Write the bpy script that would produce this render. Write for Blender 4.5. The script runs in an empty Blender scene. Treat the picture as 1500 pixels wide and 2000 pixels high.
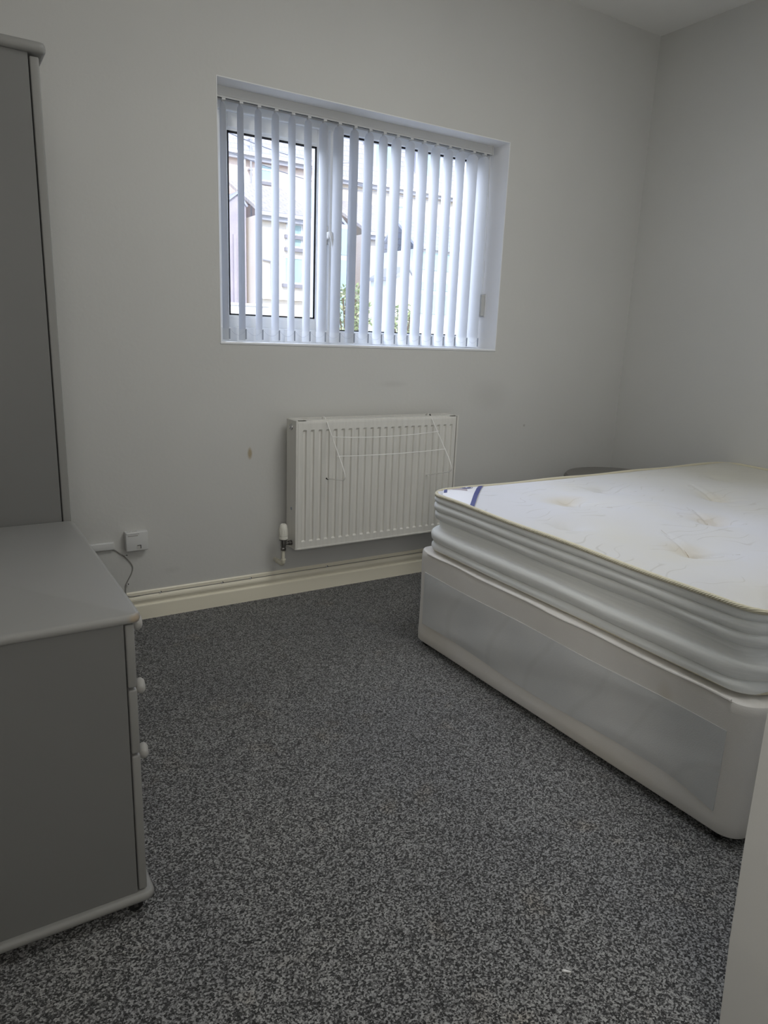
import bpy, bmesh, math, random
from mathutils import Vector, Matrix, Euler

random.seed(7)
PI = math.pi
scene = bpy.context.scene
C = scene.collection

# ------------------------------------------------------------------ camera
cam_data = bpy.data.cameras.new('camera')
cam_data.sensor_fit = 'HORIZONTAL'
cam_data.sensor_width = 36.0
cam_data.lens = 1390.0 / 1500.0 * 36.0
cam_data.clip_start = 0.02
cam_data.clip_end = 300.0
cam = bpy.data.objects.new('camera', cam_data)
C.objects.link(cam)
right = Vector((0.8483773359666036, -0.5280464958115494, 0.037719942727320266))
up = -Vector((-0.09647611194749572, -0.22427314819676172, -0.9697390962632202))
back = -Vector((0.52052690193851, 0.8190656975532384, -0.2412121288394098))
cam.matrix_world = Matrix(((right.x, up.x, back.x, 0.0), (right.y, up.y, back.y, 0.0),
                           (right.z, up.z, back.z, 1.22), (0, 0, 0, 1)))
scene.camera = cam

# ------------------------------------------------------------------ light, sky, exposure
scene.view_settings.view_transform = 'Standard'
scene.view_settings.look = 'None'
scene.view_settings.gamma = 1.0
scene.view_settings.use_curve_mapping = False
scene.view_settings.exposure = 0.0
scene.cycles.use_denoising = True
scene.cycles.max_bounces = 16
scene.cycles.diffuse_bounces = 12
scene.cycles.glossy_bounces = 4
scene.cycles.transmission_bounces = 8
scene.cycles.transparent_max_bounces = 16
scene.cycles.sample_clamp_indirect = 6.0

world = bpy.data.worlds.new('daylight')
scene.world = world
world.use_nodes = True
wn = world.node_tree.nodes
wl = world.node_tree.links
wn.clear()
sky = wn.new('ShaderNodeTexSky')
sky.sky_type = 'NISHITA'
sky.sun_disc = False
sky.sun_elevation = math.radians(48)
sky.sun_rotation = math.radians(200)
sky.air_density = 1.0
sky.dust_density = 1.2
wbg = wn.new('ShaderNodeBackground')
wbg.inputs['Strength'].default_value = 0.42
wout = wn.new('ShaderNodeOutputWorld')
wl.new(sky.outputs[0], wbg.inputs['Color'])
wl.new(wbg.outputs[0], wout.inputs['Surface'])

sun_data = bpy.data.lights.new('sun', 'SUN')
sun_data.energy = 3.0
sun_data.angle = math.radians(0.6)
sun_data.color = (1.0, 0.95, 0.88)
sun = bpy.data.objects.new('sun', sun_data)
C.objects.link(sun)
sun.location = (-6, -14, 20)
sun.rotation_euler = Vector((0.35, 0.85, -0.75)).to_track_quat('-Z', 'Y').to_euler()

# sky light entering at the window, from outside and above the sight lines
area_data = bpy.data.lights.new('window_skylight', 'AREA')
area_data.shape = 'RECTANGLE'
area_data.size = 4.4
area_data.size_y = 1.6
area_data.energy = 310.0
area_data.color = (0.84, 0.89, 1.0)
area = bpy.data.objects.new('window_skylight', area_data)
C.objects.link(area)
area.location = (0.75, 4.6, 3.15)
area.rotation_euler = Vector((0.35, -1.0, -0.65)).to_track_quat('-Z', 'Y').to_euler()

# unseen fill light added under the ceiling, above the frame
fill_top_data = bpy.data.lights.new('ceiling_fill', 'AREA')
fill_top_data.shape = 'DISK'
fill_top_data.size = 1.1
fill_top_data.energy = 18.5
fill_top_data.color = (0.99, 1.0, 0.975)
fill_top = bpy.data.objects.new('ceiling_fill', fill_top_data)
C.objects.link(fill_top)
fill_top.location = (1.70, 1.15, 2.80)

# unseen fill light added by the left wall behind the camera
fill_rear_data = bpy.data.lights.new('rear_fill', 'AREA')
fill_rear_data.shape = 'RECTANGLE'
fill_rear_data.size = 0.8
fill_rear_data.size_y = 1.2
fill_rear_data.energy = 21.0
fill_rear_data.color = (1.0, 0.97, 0.92)
fill_rear = bpy.data.objects.new('rear_fill', fill_rear_data)
C.objects.link(fill_rear)
fill_rear.location = (-0.24, -0.72, 1.50)
fill_rear.rotation_euler = Vector((1.0, 0.45, -0.06)).to_track_quat('-Z', 'Y').to_euler()


# ------------------------------------------------------------------ helpers
def mat(name, color, rough=0.6, metallic=0.0, spec=0.4):
    m = bpy.data.materials.new(name)
    m.use_nodes = True
    b = m.node_tree.nodes['Principled BSDF']
    b.inputs['Base Color'].default_value = (*color, 1)
    b.inputs['Roughness'].default_value = rough
    b.inputs['Metallic'].default_value = metallic
    b.inputs['Specular IOR Level'].default_value = spec
    return m


def nodes(m):
    return m.node_tree.nodes, m.node_tree.links, m.node_tree.nodes['Principled BSDF']


def coord(m, scale=(1, 1, 1)):
    n, l, b = nodes(m)
    tc = n.new('ShaderNodeTexCoord')
    mp = n.new('ShaderNodeMapping')
    mp.inputs['Scale'].default_value = scale
    l.new(tc.outputs['Object'], mp.inputs['Vector'])
    return mp.outputs['Vector']


def noise(m, vec, scale, detail=2.0, rough=0.5):
    n, l, b = nodes(m)
    t = n.new('ShaderNodeTexNoise')
    t.inputs['Scale'].default_value = scale
    t.inputs['Detail'].default_value = detail
    t.inputs['Roughness'].default_value = rough
    l.new(vec, t.inputs['Vector'])
    return t.outputs['Fac']


def ramp(m, fac, stops):
    n, l, b = nodes(m)
    r = n.new('ShaderNodeValToRGB')
    els = r.color_ramp.elements
    while len(els) < len(stops):
        els.new(0.5)
    for e, (p, c) in zip(els, stops):
        e.position = p
        e.color = (*c, 1)
    l.new(fac, r.inputs['Fac'])
    return r.outputs['Color']


def mix(m, fac, a, b_, blend='MIX'):
    n, l, b = nodes(m)
    x = n.new('ShaderNodeMix')
    x.data_type = 'RGBA'
    x.blend_type = blend
    for s, v in ((x.inputs[0], fac), (x.inputs[6], a), (x.inputs[7], b_)):
        if isinstance(v, (int, float)):
            s.default_value = v
        elif isinstance(v, tuple):
            s.default_value = (*v, 1)
        else:
            l.new(v, s)
    return x.outputs[2]


def bump(m, height, strength=0.2, dist=0.01):
    n, l, b = nodes(m)
    x = n.new('ShaderNodeBump')
    x.inputs['Strength'].default_value = strength
    x.inputs['Distance'].default_value = dist
    l.new(height, x.inputs['Height'])
    l.new(x.outputs['Normal'], b.inputs['Normal'])


def base(m, col):
    n, l, b = nodes(m)
    l.new(col, b.inputs['Base Color'])


def spot_mask(m, center, radii, soft=0.25, wobble=0.0):
    """1 inside an ellipsoid round a point (for stains and toned patches)."""
    n, l, b = nodes(m)
    tc = n.new('ShaderNodeTexCoord')
    sub = n.new('ShaderNodeVectorMath'); sub.operation = 'SUBTRACT'
    sub.inputs[1].default_value = center
    l.new(tc.outputs['Object'], sub.inputs[0])
    dv = n.new('ShaderNodeVectorMath'); dv.operation = 'DIVIDE'
    dv.inputs[1].default_value = radii
    l.new(sub.outputs[0], dv.inputs[0])
    ln = n.new('ShaderNodeVectorMath'); ln.operation = 'LENGTH'
    l.new(dv.outputs[0], ln.inputs[0])
    val = ln.outputs['Value']
    if wobble:
        f = noise(m, tc.outputs['Object'], 1.6 / max(radii), 3)
        ma = n.new('ShaderNodeMath'); ma.operation = 'MULTIPLY_ADD'
        l.new(f, ma.inputs[0]); ma.inputs[1].default_value = wobble; l.new(val, ma.inputs[2])
        val = ma.outputs[0]
    mr = n.new('ShaderNodeMapRange')
    off = wobble * 0.5
    mr.inputs['From Min'].default_value = 1.0 - soft + off
    mr.inputs['From Max'].default_value = 1.0 + soft + off
    mr.inputs['To Min'].default_value = 1.0
    mr.inputs['To Max'].default_value = 0.0
    l.new(val, mr.inputs['Value'])
    return mr.outputs['Result']


def sep_mask(m, fac, lo, hi):
    n, l, b = nodes(m)
    x = n.new('ShaderNodeMapRange')
    x.inputs['From Min'].default_value = lo
    x.inputs['From Max'].default_value = hi
    l.new(fac, x.inputs['Value'])
    return x.outputs['Result']


def scaled(m, fac, k):
    n, l, b = nodes(m)
    x = n.new('ShaderNodeMath'); x.operation = 'MULTIPLY'
    l.new(fac, x.inputs[0]); x.inputs[1].default_value = k
    return x.outputs[0]


class MB:
    """collects shapes (world coordinates) for ONE mesh object"""
    def __init__(self):
        self.bm = bmesh.new()

    def add(self, verts, faces):
        vs = [self.bm.verts.new(v) for v in verts]
        out = []
        for f in faces:
            try:
                out.append(self.bm.faces.new([vs[i] for i in f]))
            except ValueError:
                pass
        return vs, out

    def box(self, x0, x1, y0, y1, z0, z1, bev=0.0, seg=2, rot=None):
        vs, fs = self.add([(x0, y0, z0), (x1, y0, z0), (x1, y1, z0), (x0, y1, z0),
                           (x0, y0, z1), (x1, y0, z1), (x1, y1, z1), (x0, y1, z1)],
                          [(0, 3, 2, 1), (4, 5, 6, 7), (0, 1, 5, 4), (1, 2, 6, 5), (2, 3, 7, 6), (3, 0, 4, 7)])
        if rot:
            c = Vector(((x0 + x1) / 2, (y0 + y1) / 2, (z0 + z1) / 2))
            R = Euler(rot).to_matrix()
            for v in vs:
                v.co = c + R @ (v.co - c)
        if bev > 0:
            es = set()
            for f in fs:
                es.update(f.edges)
            bmesh.ops.bevel(self.bm, geom=list(es), offset=bev, segments=seg, profile=0.5, affect='EDGES')
        return self

    def prism(self, poly, axis, a, b):
        """polygon in the two other axes, swept along axis from a to b"""
        def p(u, v, w):
            return {'x': (w, u, v), 'y': (u, w, v), 'z': (u, v, w)}[axis]
        n = len(poly)
        vs = [p(u, v, a) for u, v in poly] + [p(u, v, b) for u, v in poly]
        fs = [tuple(range(n)), tuple(range(2 * n - 1, n - 1, -1))]
        fs += [(i, (i + 1) % n, n + (i + 1) % n, n + i) for i in range(n)]
        self.add(vs, fs)
        return self

    def tube(self, pts, r, n=8, cap=True):
        pts = [Vector(p) for p in pts]
        rings = []
        prev = None
        for i, p in enumerate(pts):
            t = (pts[min(i + 1, len(pts) - 1)] - pts[max(i - 1, 0)]).normalized()
            if prev is None:
                a = Vector((0, 0, 1)) if abs(t.z) < 0.9 else Vector((1, 0, 0))
                u = t.cross(a).normalized()
            else:
                u = (prev - t * prev.dot(t)).normalized()
            prev = u
            w = t.cross(u)
            rr = r[i] if isinstance(r, (list, tuple)) else r
            rings.append([self.bm.verts.new(p + (u * math.cos(2 * PI * k / n) + w * math.sin(2 * PI * k / n)) * rr) for k in range(n)])
        for a, b in zip(rings, rings[1:]):
            for k in range(n):
                self.bm.faces.new((a[k], a[(k + 1) % n], b[(k + 1) % n], b[k]))
        if cap:
            self.bm.faces.new(rings[0][::-1])
            self.bm.faces.new(rings[-1])
        return self

    def lathe(self, prof, center, axis='z', n=24):
        """prof: list of (radius, height) along axis"""
        c = Vector(center)
        d = {'x': (Vector((0, 1, 0)), Vector((0, 0, 1)), Vector((1, 0, 0))),
             'y': (Vector((0, 0, 1)), Vector((1, 0, 0)), Vector((0, 1, 0))),
             'z': (Vector((1, 0, 0)), Vector((0, 1, 0)), Vector((0, 0, 1)))}[axis]
        rings = []
        for r, h in prof:
            rings.append([self.bm.verts.new(c + d[2] * h + (d[0] * math.cos(2 * PI * k / n) + d[1] * math.sin(2 * PI * k / n)) * max(r, 1e-5)) for k in range(n)])
        for a, b in zip(rings, rings[1:]):
            for k in range(n):
                self.bm.faces.new((a[k], a[(k + 1) % n], b[(k + 1) % n], b[k]))
        self.bm.faces.new(rings[0][::-1])
        self.bm.faces.new(rings[-1])
        return self

    def ball(self, c, r, sub=1, scale=(1, 1, 1)):
        res = bmesh.ops.create_icosphere(self.bm, subdivisions=sub, radius=r)
        for v in res['verts']:
            v.co = Vector(c) + Vector((v.co.x * scale[0], v.co.y * scale[1], v.co.z * scale[2]))
        return self

    def grid(self, rows):
        """rows: list of lists of points"""
        vs = [[self.bm.verts.new(p) for p in r] for r in rows]
        for a, b in zip(vs, vs[1:]):
            for i in range(len(a) - 1):
                self.bm.faces.new((a[i], a[i + 1], b[i + 1], b[i]))
        return vs


def world_pos(o):
    p = Vector((0, 0, 0))
    while o is not None:
        p += o.location
        o = o.parent
    return p


def obj(name, mb, m, parent=None, smooth=False, angle=40, origin=None):
    """link the collected shapes as ONE mesh object; world coordinates stay as built"""
    bm = mb.bm
    bmesh.ops.recalc_face_normals(bm, faces=bm.faces)
    me = bpy.data.meshes.new(name)
    off = Vector(origin) if origin is not None else (world_pos(parent) if parent else Vector((0, 0, 0)))
    if off.length > 0:
        bmesh.ops.translate(bm, verts=bm.verts, vec=-off)
    if smooth:
        for f in bm.faces:
            f.smooth = True
        lim = math.radians(angle)
        for e in bm.edges:
            if len(e.link_faces) == 2 and e.calc_face_angle(0) > lim:
                e.smooth = False
    bm.to_mesh(me)
    bm.free()
    me.materials.append(m)
    o = bpy.data.objects.new(name, me)
    C.objects.link(o)
    if parent:
        o.parent = parent
        o.location = off - world_pos(parent)
    else:
        o.location = off
    return o


def tag(o, label, cat, group=None, kind=None):
    o['label'] = label
    o['category'] = cat
    if group:
        o['group'] = group
    if kind:
        o['kind'] = kind
    return o


def thing(name, label, cat, loc, group=None):
    o = bpy.data.objects.new(name, None)
    o.empty_display_size = 0.1
    C.objects.link(o)
    o.location = loc
    return tag(o, label, cat, group)


def struct(name, mb, m, parent=None, smooth=False):
    o = obj(name, mb, m, parent, smooth)
    if parent is None:
        o['kind'] = 'structure'
    return o


def smooth_path(pts, n=6):
    """Catmull-Rom through the points"""
    pts = [Vector(p) for p in pts]
    out = []
    for i in range(len(pts) - 1):
        p0 = pts[max(i - 1, 0)]; p1 = pts[i]; p2 = pts[i + 1]; p3 = pts[min(i + 2, len(pts) - 1)]
        for k in range(n):
            t = k / n
            out.append(0.5 * ((2 * p1) + (p2 - p0) * t + (2 * p0 - 5 * p1 + 4 * p2 - p3) * t * t + (3 * p1 - p0 - 3 * p2 + p3) * t ** 3))
    out.append(pts[-1])
    return out


# ------------------------------------------------------------------ materials
def plaster(name, color, bump_s=0.12):
    m = mat(name, color, 0.75, spec=0.25)
    v = coord(m)
    f = noise(m, v, 1.3, 3)
    dark = tuple(c * 0.955 for c in color)
    base(m, ramp(m, f, [(0.3, dark), (0.7, color)]))
    bump(m, noise(m, v, 60, 4), bump_s, 0.004)
    return m


M = {}
M['wall'] = plaster('wall_paint', (0.635, 0.630, 0.608))
M['ceiling'] = plaster('ceiling_paint', (0.82, 0.81, 0.785))
# marks on the window wall: a brown drip and a few grey scuffs
mw = M['wall_marked'] = plaster('window_wall_paint', (0.635, 0.630, 0.608))
_n, _l, _b = nodes(mw)
_src = _b.inputs['Base Color'].links[0].from_socket
_c = mix(mw, scaled(mw, spot_mask(mw, (1.161, 2.952, 0.690), (0.010, 0.05, 0.022), 0.35, 0.5), 0.75), _src, (0.36, 0.27, 0.13))
for _p, _r, _k in (((2.52, 2.952, 0.93), (0.10, 0.05, 0.06), 0.10), ((1.90, 2.952, 0.99), (0.06, 0.05, 0.012), 0.12),
                   ((2.78, 2.952, 0.76), (0.006, 0.05, 0.006), 0.5), ((0.80, 2.952, 0.20), (0.03, 0.05, 0.012), 0.10)):
    _c = mix(mw, scaled(mw, spot_mask(mw, _p, _r, 0.6, 0.5), _k), _c, (0.25, 0.24, 0.22))
base(mw, _c)
mr_ = M['wall_right'] = plaster('side_wall_paint', (0.635, 0.630, 0.608))
_n, _l, _b = nodes(mr_)
_c = _b.inputs['Base Color'].links[0].from_socket
for _p, _r, _k in (((3.537, 1.98, 0.78), (0.05, 0.012, 0.012), 0.45), ((3.537, 1.93, 0.93), (0.05, 0.004, 0.006), 0.6)):
    _c = mix(mr_, scaled(mr_, spot_mask(mr_, _p, _r, 0.6, 0.5), _k), _c, (0.25, 0.25, 0.25))
base(mr_, _c)

M['skirting'] = mat('cream_gloss', (0.90, 0.85, 0.70), 0.35)
M['upvc'] = mat('white_upvc', (0.82, 0.84, 0.86), 0.3)
M['gasket'] = mat('black_gasket', (0.012, 0.013, 0.016), 0.6)
M['white_plastic'] = mat('white_plastic', (0.66, 0.66, 0.65), 0.4)
M['sill_white'] = mat('sill_gloss', (0.83, 0.84, 0.86), 0.3)
M['headrail'] = mat('headrail_enamel', (0.62, 0.62, 0.61), 0.4)
M['clip_grey'] = mat('grey_clip', (0.33, 0.36, 0.42), 0.4)
M['chain'] = mat('bead_chain_grey', (0.28, 0.31, 0.40), 0.4)
M['weight_grey'] = mat('cord_weight_grey', (0.50, 0.50, 0.48), 0.5)
M['chrome'] = mat('chrome', (0.55, 0.55, 0.55), 0.25, 1.0)
M['dark_metal'] = mat('dark_nickel', (0.22, 0.21, 0.20), 0.35, 1.0)
M['black'] = mat('black_plastic', (0.012, 0.012, 0.012), 0.5)
M['dark_slot'] = mat('dark_slot', (0.03, 0.03, 0.03), 0.8)
M['radiator'] = mat('radiator_enamel', (0.80, 0.78, 0.72), 0.35)
_v = coord(M['radiator'], (60, 60, 5))
base(M['radiator'], ramp(M['radiator'], noise(M['radiator'], _v, 1.0, 3), [(0.35, (0.70, 0.685, 0.64)), (0.6, (0.74, 0.725, 0.68))]))
M['valve_white'] = mat('valve_cap', (0.82, 0.80, 0.72), 0.4)
M['pipe_paint'] = mat('cream_painted_pipe', (0.72, 0.69, 0.58), 0.45)
M['wire_white'] = mat('white_coated_wire', (0.90, 0.89, 0.86), 0.3)
M['cable'] = mat('grey_cable', (0.30, 0.29, 0.27), 0.5)
M['cable_white'] = mat('white_cable', (0.55, 0.54, 0.51), 0.5)

# blind fabric: thin cloth that lets some daylight through
m = bpy.data.materials.new('blind_fabric')
m.use_nodes = True
n_ = m.node_tree.nodes; l_ = m.node_tree.links
n_.clear()
o_ = n_.new('ShaderNodeOutputMaterial'); d_ = n_.new('ShaderNodeBsdfDiffuse'); t_ = n_.new('ShaderNodeBsdfTranslucent'); x_ = n_.new('ShaderNodeMixShader')
d_.inputs['Color'].default_value = (0.82, 0.83, 0.83, 1)
t_.inputs['Color'].default_value = (0.80, 0.82, 0.90, 1)
x_.inputs[0].default_value = 0.35
l_.new(d_.outputs[0], x_.inputs[1]); l_.new(t_.outputs[0], x_.inputs[2]); l_.new(x_.outputs[0], o_.inputs['Surface'])
M['blind'] = m

# window glass: clear with a faint reflection
def glass_mat(name, tint=(0.98, 0.985, 1.0), refl=0.05):
    m = bpy.data.materials.new(name)
    m.use_nodes = True
    n_ = m.node_tree.nodes; l_ = m.node_tree.links
    n_.clear()
    o_ = n_.new('ShaderNodeOutputMaterial'); a_ = n_.new('ShaderNodeBsdfTransparent'); g_ = n_.new('ShaderNodeBsdfGlossy'); x_ = n_.new('ShaderNodeMixShader')
    a_.inputs['Color'].default_value = (*tint, 1)
    g_.inputs['Roughness'].default_value = 0.02
    x_.inputs[0].default_value = refl
    l_.new(a_.outputs[0], x_.inputs[1]); l_.new(g_.outputs[0], x_.inputs[2]); l_.new(x_.outputs[0], o_.inputs['Surface'])
    return m
M['glass'] = glass_mat('window_glass')

# carpet: flecked loop pile
m = M['carpet'] = mat('grey_fleck_carpet', (0.07, 0.07, 0.07), 0.95, spec=0.1)
v = coord(m)
v2 = coord(m, (1.0, 1.6, 1.0))
f1 = noise(m, v2, 210, 3, 0.7)
n_, l_, b_ = nodes(m)
vo = n_.new('ShaderNodeTexVoronoi'); vo.inputs['Scale'].default_value = 270
l_.new(v, vo.inputs['Vector'])
sep = n_.new('ShaderNodeSeparateColor'); l_.new(vo.outputs['Color'], sep.inputs[0])
av = n_.new('ShaderNodeMath'); av.operation = 'MULTIPLY_ADD'
l_.new(sep.outputs[0], av.inputs[0]); av.inputs[1].default_value = 0.34
hf = n_.new('ShaderNodeMath'); hf.operation = 'MULTIPLY'; hf.inputs[1].default_value = 0.70
l_.new(f1, hf.inputs[0]); l_.new(hf.outputs[0], av.inputs[2])
col = ramp(m, av.outputs[0], [(0.38, (0.010, 0.010, 0.010)), (0.50, (0.062, 0.062, 0.063)), (0.58, (0.18, 0.18, 0.18)), (0.70, (0.34, 0.34, 0.337))])
patch = ramp(m, noise(m, v, 2.2, 3), [(0.35, (1.04, 1.04, 1.05)), (0.65, (1.24, 1.23, 1.20))])
col = mix(m, 1.0, col, patch, 'MULTIPLY')
tan = ramp(m, noise(m, v, 7, 2), [(0.62, (0, 0, 0)), (0.75, (0.35, 0.35, 0.35))])
sb = n_.new('ShaderNodeSeparateColor'); l_.new(tan, sb.inputs[0])
col = mix(m, sb.outputs[0], col, mix(m, 1.0, col, (1.20, 1.0, 0.74), 'MULTIPLY'))
base(m, col)
bump(m, av.outputs[0], 0.8, 0.005)
b_.inputs['Sheen Weight'].default_value = 0.25
b_.inputs['Sheen Roughness'].default_value = 0.5

# furniture: grey painted board
def board(name, color, rough=0.42):
    m = mat(name, color, rough, spec=0.35)
    v = coord(m)
    base(m, ramp(m, noise(m, v, 3.0, 3), [(0.3, tuple(c * 0.96 for c in color)), (0.7, color)]))
    bump(m, noise(m, v, 45, 2), 0.03, 0.003)
    return m
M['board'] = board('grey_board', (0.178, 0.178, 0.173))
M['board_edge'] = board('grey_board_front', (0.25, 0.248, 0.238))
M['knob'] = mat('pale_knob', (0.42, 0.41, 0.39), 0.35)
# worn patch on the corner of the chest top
_m = M['board_top'] = board('grey_board_top', (0.29, 0.288, 0.278), 0.38)  # paler than the sides: window light put into the top's grey
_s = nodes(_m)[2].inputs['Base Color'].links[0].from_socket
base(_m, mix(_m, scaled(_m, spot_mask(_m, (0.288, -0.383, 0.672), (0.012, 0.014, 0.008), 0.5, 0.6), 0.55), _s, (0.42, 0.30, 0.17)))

# mattress cloth
m = M['ticking'] = mat('mattress_damask', (0.80, 0.79, 0.78), 0.8, spec=0.2)
v = coord(m)
n_, l_, b_ = nodes(m)
wv = n_.new('ShaderNodeTexWave'); wv.wave_type = 'RINGS'; wv.inputs['Scale'].default_value = 5.0
wv.inputs['Distortion'].default_value = 14.0; wv.inputs['Detail'].default_value = 1.0; wv.inputs['Detail Scale'].default_value = 1.3
l_.new(v, wv.inputs['Vector'])
line = ramp(m, wv.outputs['Fac'], [(0.0, (0.88, 0.87, 0.85)), (0.05, (1, 1, 1))])
line = mix(m, sep_mask(m, noise(m, v, 7.0, 1), 0.50, 0.58), (1.0, 1.0, 1.0), line)
stain = ramp(m, noise(m, v, 2.0, 4), [(0.45, (0.645, 0.648, 0.685)), (0.75, (0.65, 0.637, 0.60))])
c_ = mix(m, 1.0, stain, line, 'MULTIPLY')
for p_, r_ in (((0.294, 0.43, 0.22), (0.05, 0.05, 0.1)), ((0.39, 1.03, 0.22), (0.07, 0.04, 0.1)), ((0.69, 0.63, 0.22), (0.06, 0.05, 0.1)), ((1.07, 0.86, 0.22), (0.05, 0.06, 0.1))):
    c_ = mix(m, scaled(m, spot_mask(m, p_, r_, 0.7, 0.5), 0.28), c_, (0.66, 0.54, 0.32))
c_ = mix(m, scaled(m, spot_mask(m, (1.95, 1.15, 0.22), (0.95, 0.75, 0.4), 0.55, 0.5), 0.75), c_, (0.56, 0.54, 0.45))  # yellowing at the head end, plus shade put into the colour
c_ = mix(m, scaled(m, spot_mask(m, (0.25, 0.02, 0.22), (0.9, 0.16, 0.4), 0.6, 0.5), 0.35), c_, (0.68, 0.64, 0.52))
base(m, c_)
bump(m, noise(m, coord(m, (500, 500, 500)), 1.0, 2), 0.10, 0.002)
m = M['border'] = mat('mattress_border_cloth', (0.68, 0.68, 0.65), 0.8, spec=0.2)
v = coord(m, (30, 3, 160))
base(m, ramp(m, noise(m, v, 1.0, 4), [(0.3, (0.80, 0.81, 0.79)), (0.7, (0.88, 0.885, 0.865))]))
bump(m, noise(m, coord(m, (260, 260, 260)), 1.0, 2), 0.15, 0.002)
m = M['piping'] = mat('cream_piping', (0.70, 0.65, 0.50), 0.8, spec=0.2)
n_, l_, b_ = nodes(m)
wv = n_.new('ShaderNodeTexWave'); wv.bands_direction = 'DIAGONAL'; wv.inputs['Scale'].default_value = 75
l_.new(coord(m), wv.inputs['Vector'])
bump(m, wv.outputs['Fac'], 0.5, 0.003)
M['satin'] = mat('satin_label', (0.84, 0.84, 0.88), 0.35)
M['satin_mauve'] = mat('mauve_satin', (0.42, 0.36, 0.40), 0.4)
M['navy'] = mat('navy_print', (0.055, 0.065, 0.22), 0.5)
M['fold_shade'] = mat('stained_fold_shade', (0.30, 0.24, 0.16), 0.8)
M['thread'] = mat('dark_tuft', (0.16, 0.14, 0.12), 0.8)
# divan cloth
m = M['divan'] = mat('divan_cloth', (0.62, 0.58, 0.53), 0.8, spec=0.2)
v = coord(m)
c_ = ramp(m, noise(m, v, 3.5, 4), [(0.3, (0.74, 0.71, 0.665)), (0.7, (0.82, 0.795, 0.76))])
for p_, r_, k_ in (((0.0, 0.43, 0.03), (0.1, 0.16, 0.05), 0.25), ((0.0, 1.30, 0.07), (0.1, 0.10, 0.05), 0.20), ((0.0, 0.25, 0.30), (0.1, 0.02, 0.04), 0.3)):
    c_ = mix(m, scaled(m, spot_mask(m, p_, r_, 0.7, 0.6), k_), c_, (0.50, 0.42, 0.27))
base(m, c_)
bump(m, noise(m, coord(m, (300, 300, 420)), 1.0, 2), 0.25, 0.002)
m = M['divan_panel'] = mat('divan_grey_damask', (0.50, 0.50, 0.48), 0.8, spec=0.2)
v = coord(m)
n_, l_, b_ = nodes(m)
wv = n_.new('ShaderNodeTexWave'); wv.wave_type = 'RINGS'; wv.inputs['Scale'].default_value = 1.6
wv.inputs['Distortion'].default_value = 6.0; wv.inputs['Detail'].default_value = 1.5
l_.new(v, wv.inputs['Vector'])
line = ramp(m, wv.outputs['Fac'], [(0.0, (0.96, 0.96, 0.955)), (0.06, (1, 1, 1))])
base(m, mix(m, 1.0, ramp(m, noise(m, v, 4, 4), [(0.3, (0.61, 0.62, 0.62)), (0.7, (0.69, 0.69, 0.68))]), line, 'MULTIPLY'))
bump(m, noise(m, coord(m, (300, 300, 420)), 1.0, 2), 0.25, 0.002)
M['stool'] = mat('dark_grey_cover', (0.20, 0.19, 0.18), 0.7)
M['paper'] = mat('paper_white', (0.80, 0.80, 0.78), 0.7)

# outdoors
def render_wall(name, a, b, scale=0.7):
    m = mat(name, a, 0.9, spec=0.1)
    v = coord(m)
    base(m, ramp(m, noise(m, v, scale, 5, 0.6), [(0.35, a), (0.65, b)]))
    bump(m, noise(m, v, 14, 4), 0.3, 0.03)
    return m
M['pink_render'] = render_wall('pink_render', (0.74, 0.60, 0.56), (0.80, 0.71, 0.66))
M['cream_render'] = render_wall('cream_render', (0.80, 0.73, 0.64), (0.82, 0.78, 0.72))
M['lilac_shade'] = render_wall('lilac_grey_shade', (0.40, 0.38, 0.44), (0.50, 0.47, 0.52))  # tone of the gable shadows, put into a wall colour
M['white_render'] = render_wall('white_render', (0.82, 0.81, 0.80), (0.85, 0.85, 0.84))
def slate(name, a, b):
    m = mat(name, a, 0.7, spec=0.3)
    n_, l_, b_ = nodes(m)
    br = n_.new('ShaderNodeTexBrick')
    br.inputs['Color1'].default_value = (*a, 1); br.inputs['Color2'].default_value = (*b, 1); br.inputs['Mortar'].default_value = (0.36, 0.36, 0.40, 1)
    br.inputs['Scale'].default_value = 1.0; br.inputs['Mortar Size'].default_value = 0.02
    br.inputs['Brick Width'].default_value = 0.45; br.inputs['Row Height'].default_value = 0.24
    tc = n_.new('ShaderNodeTexCoord')
    sx = n_.new('ShaderNodeSeparateXYZ'); l_.new(tc.outputs['Object'], sx.inputs[0])
    cx = n_.new('ShaderNodeCombineXYZ'); l_.new(sx.outputs[0], cx.inputs[0]); l_.new(sx.outputs[1], cx.inputs[1])
    l_.new(cx.outputs[0], br.inputs['Vector'])
    l_.new(br.outputs['Color'], b_.inputs['Base Color'])
    return m
M['slate'] = slate('pale_slate', (0.46, 0.47, 0.51), (0.56, 0.56, 0.59))
M['slate_blue'] = slate('blue_slate', (0.42, 0.45, 0.54), (0.48, 0.51, 0.60))
M['slate_tan'] = slate('weathered_slate', (0.50, 0.46, 0.44), (0.62, 0.57, 0.53))
M['out_white'] = mat('white_paint_outdoors', (0.86, 0.87, 0.88), 0.4)
M['out_glass'] = mat('pale_reflecting_glass', (0.42, 0.60, 0.64), 0.15, spec=0.8)
M['out_grey'] = mat('grey_lead', (0.42, 0.43, 0.48), 0.6)
M['stone_sill'] = mat('dark_stone_sill', (0.30, 0.30, 0.34), 0.8)
M['wire_dark'] = mat('overhead_wire', (0.28, 0.29, 0.34), 0.6)
M['leaf'] = mat('pale_green_leaf', (0.36, 0.44, 0.20), 0.6)  # leaf green, varied at random towards a paler yellow-green
_v = coord(M['leaf'])
base(M['leaf'], ramp(M['leaf'], noise(M['leaf'], _v, 4, 2), [(0.35, (0.28, 0.36, 0.14)), (0.65, (0.58, 0.60, 0.38))]))
M['stem'] = mat('bush_stem', (0.16, 0.12, 0.07), 0.8)
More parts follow.
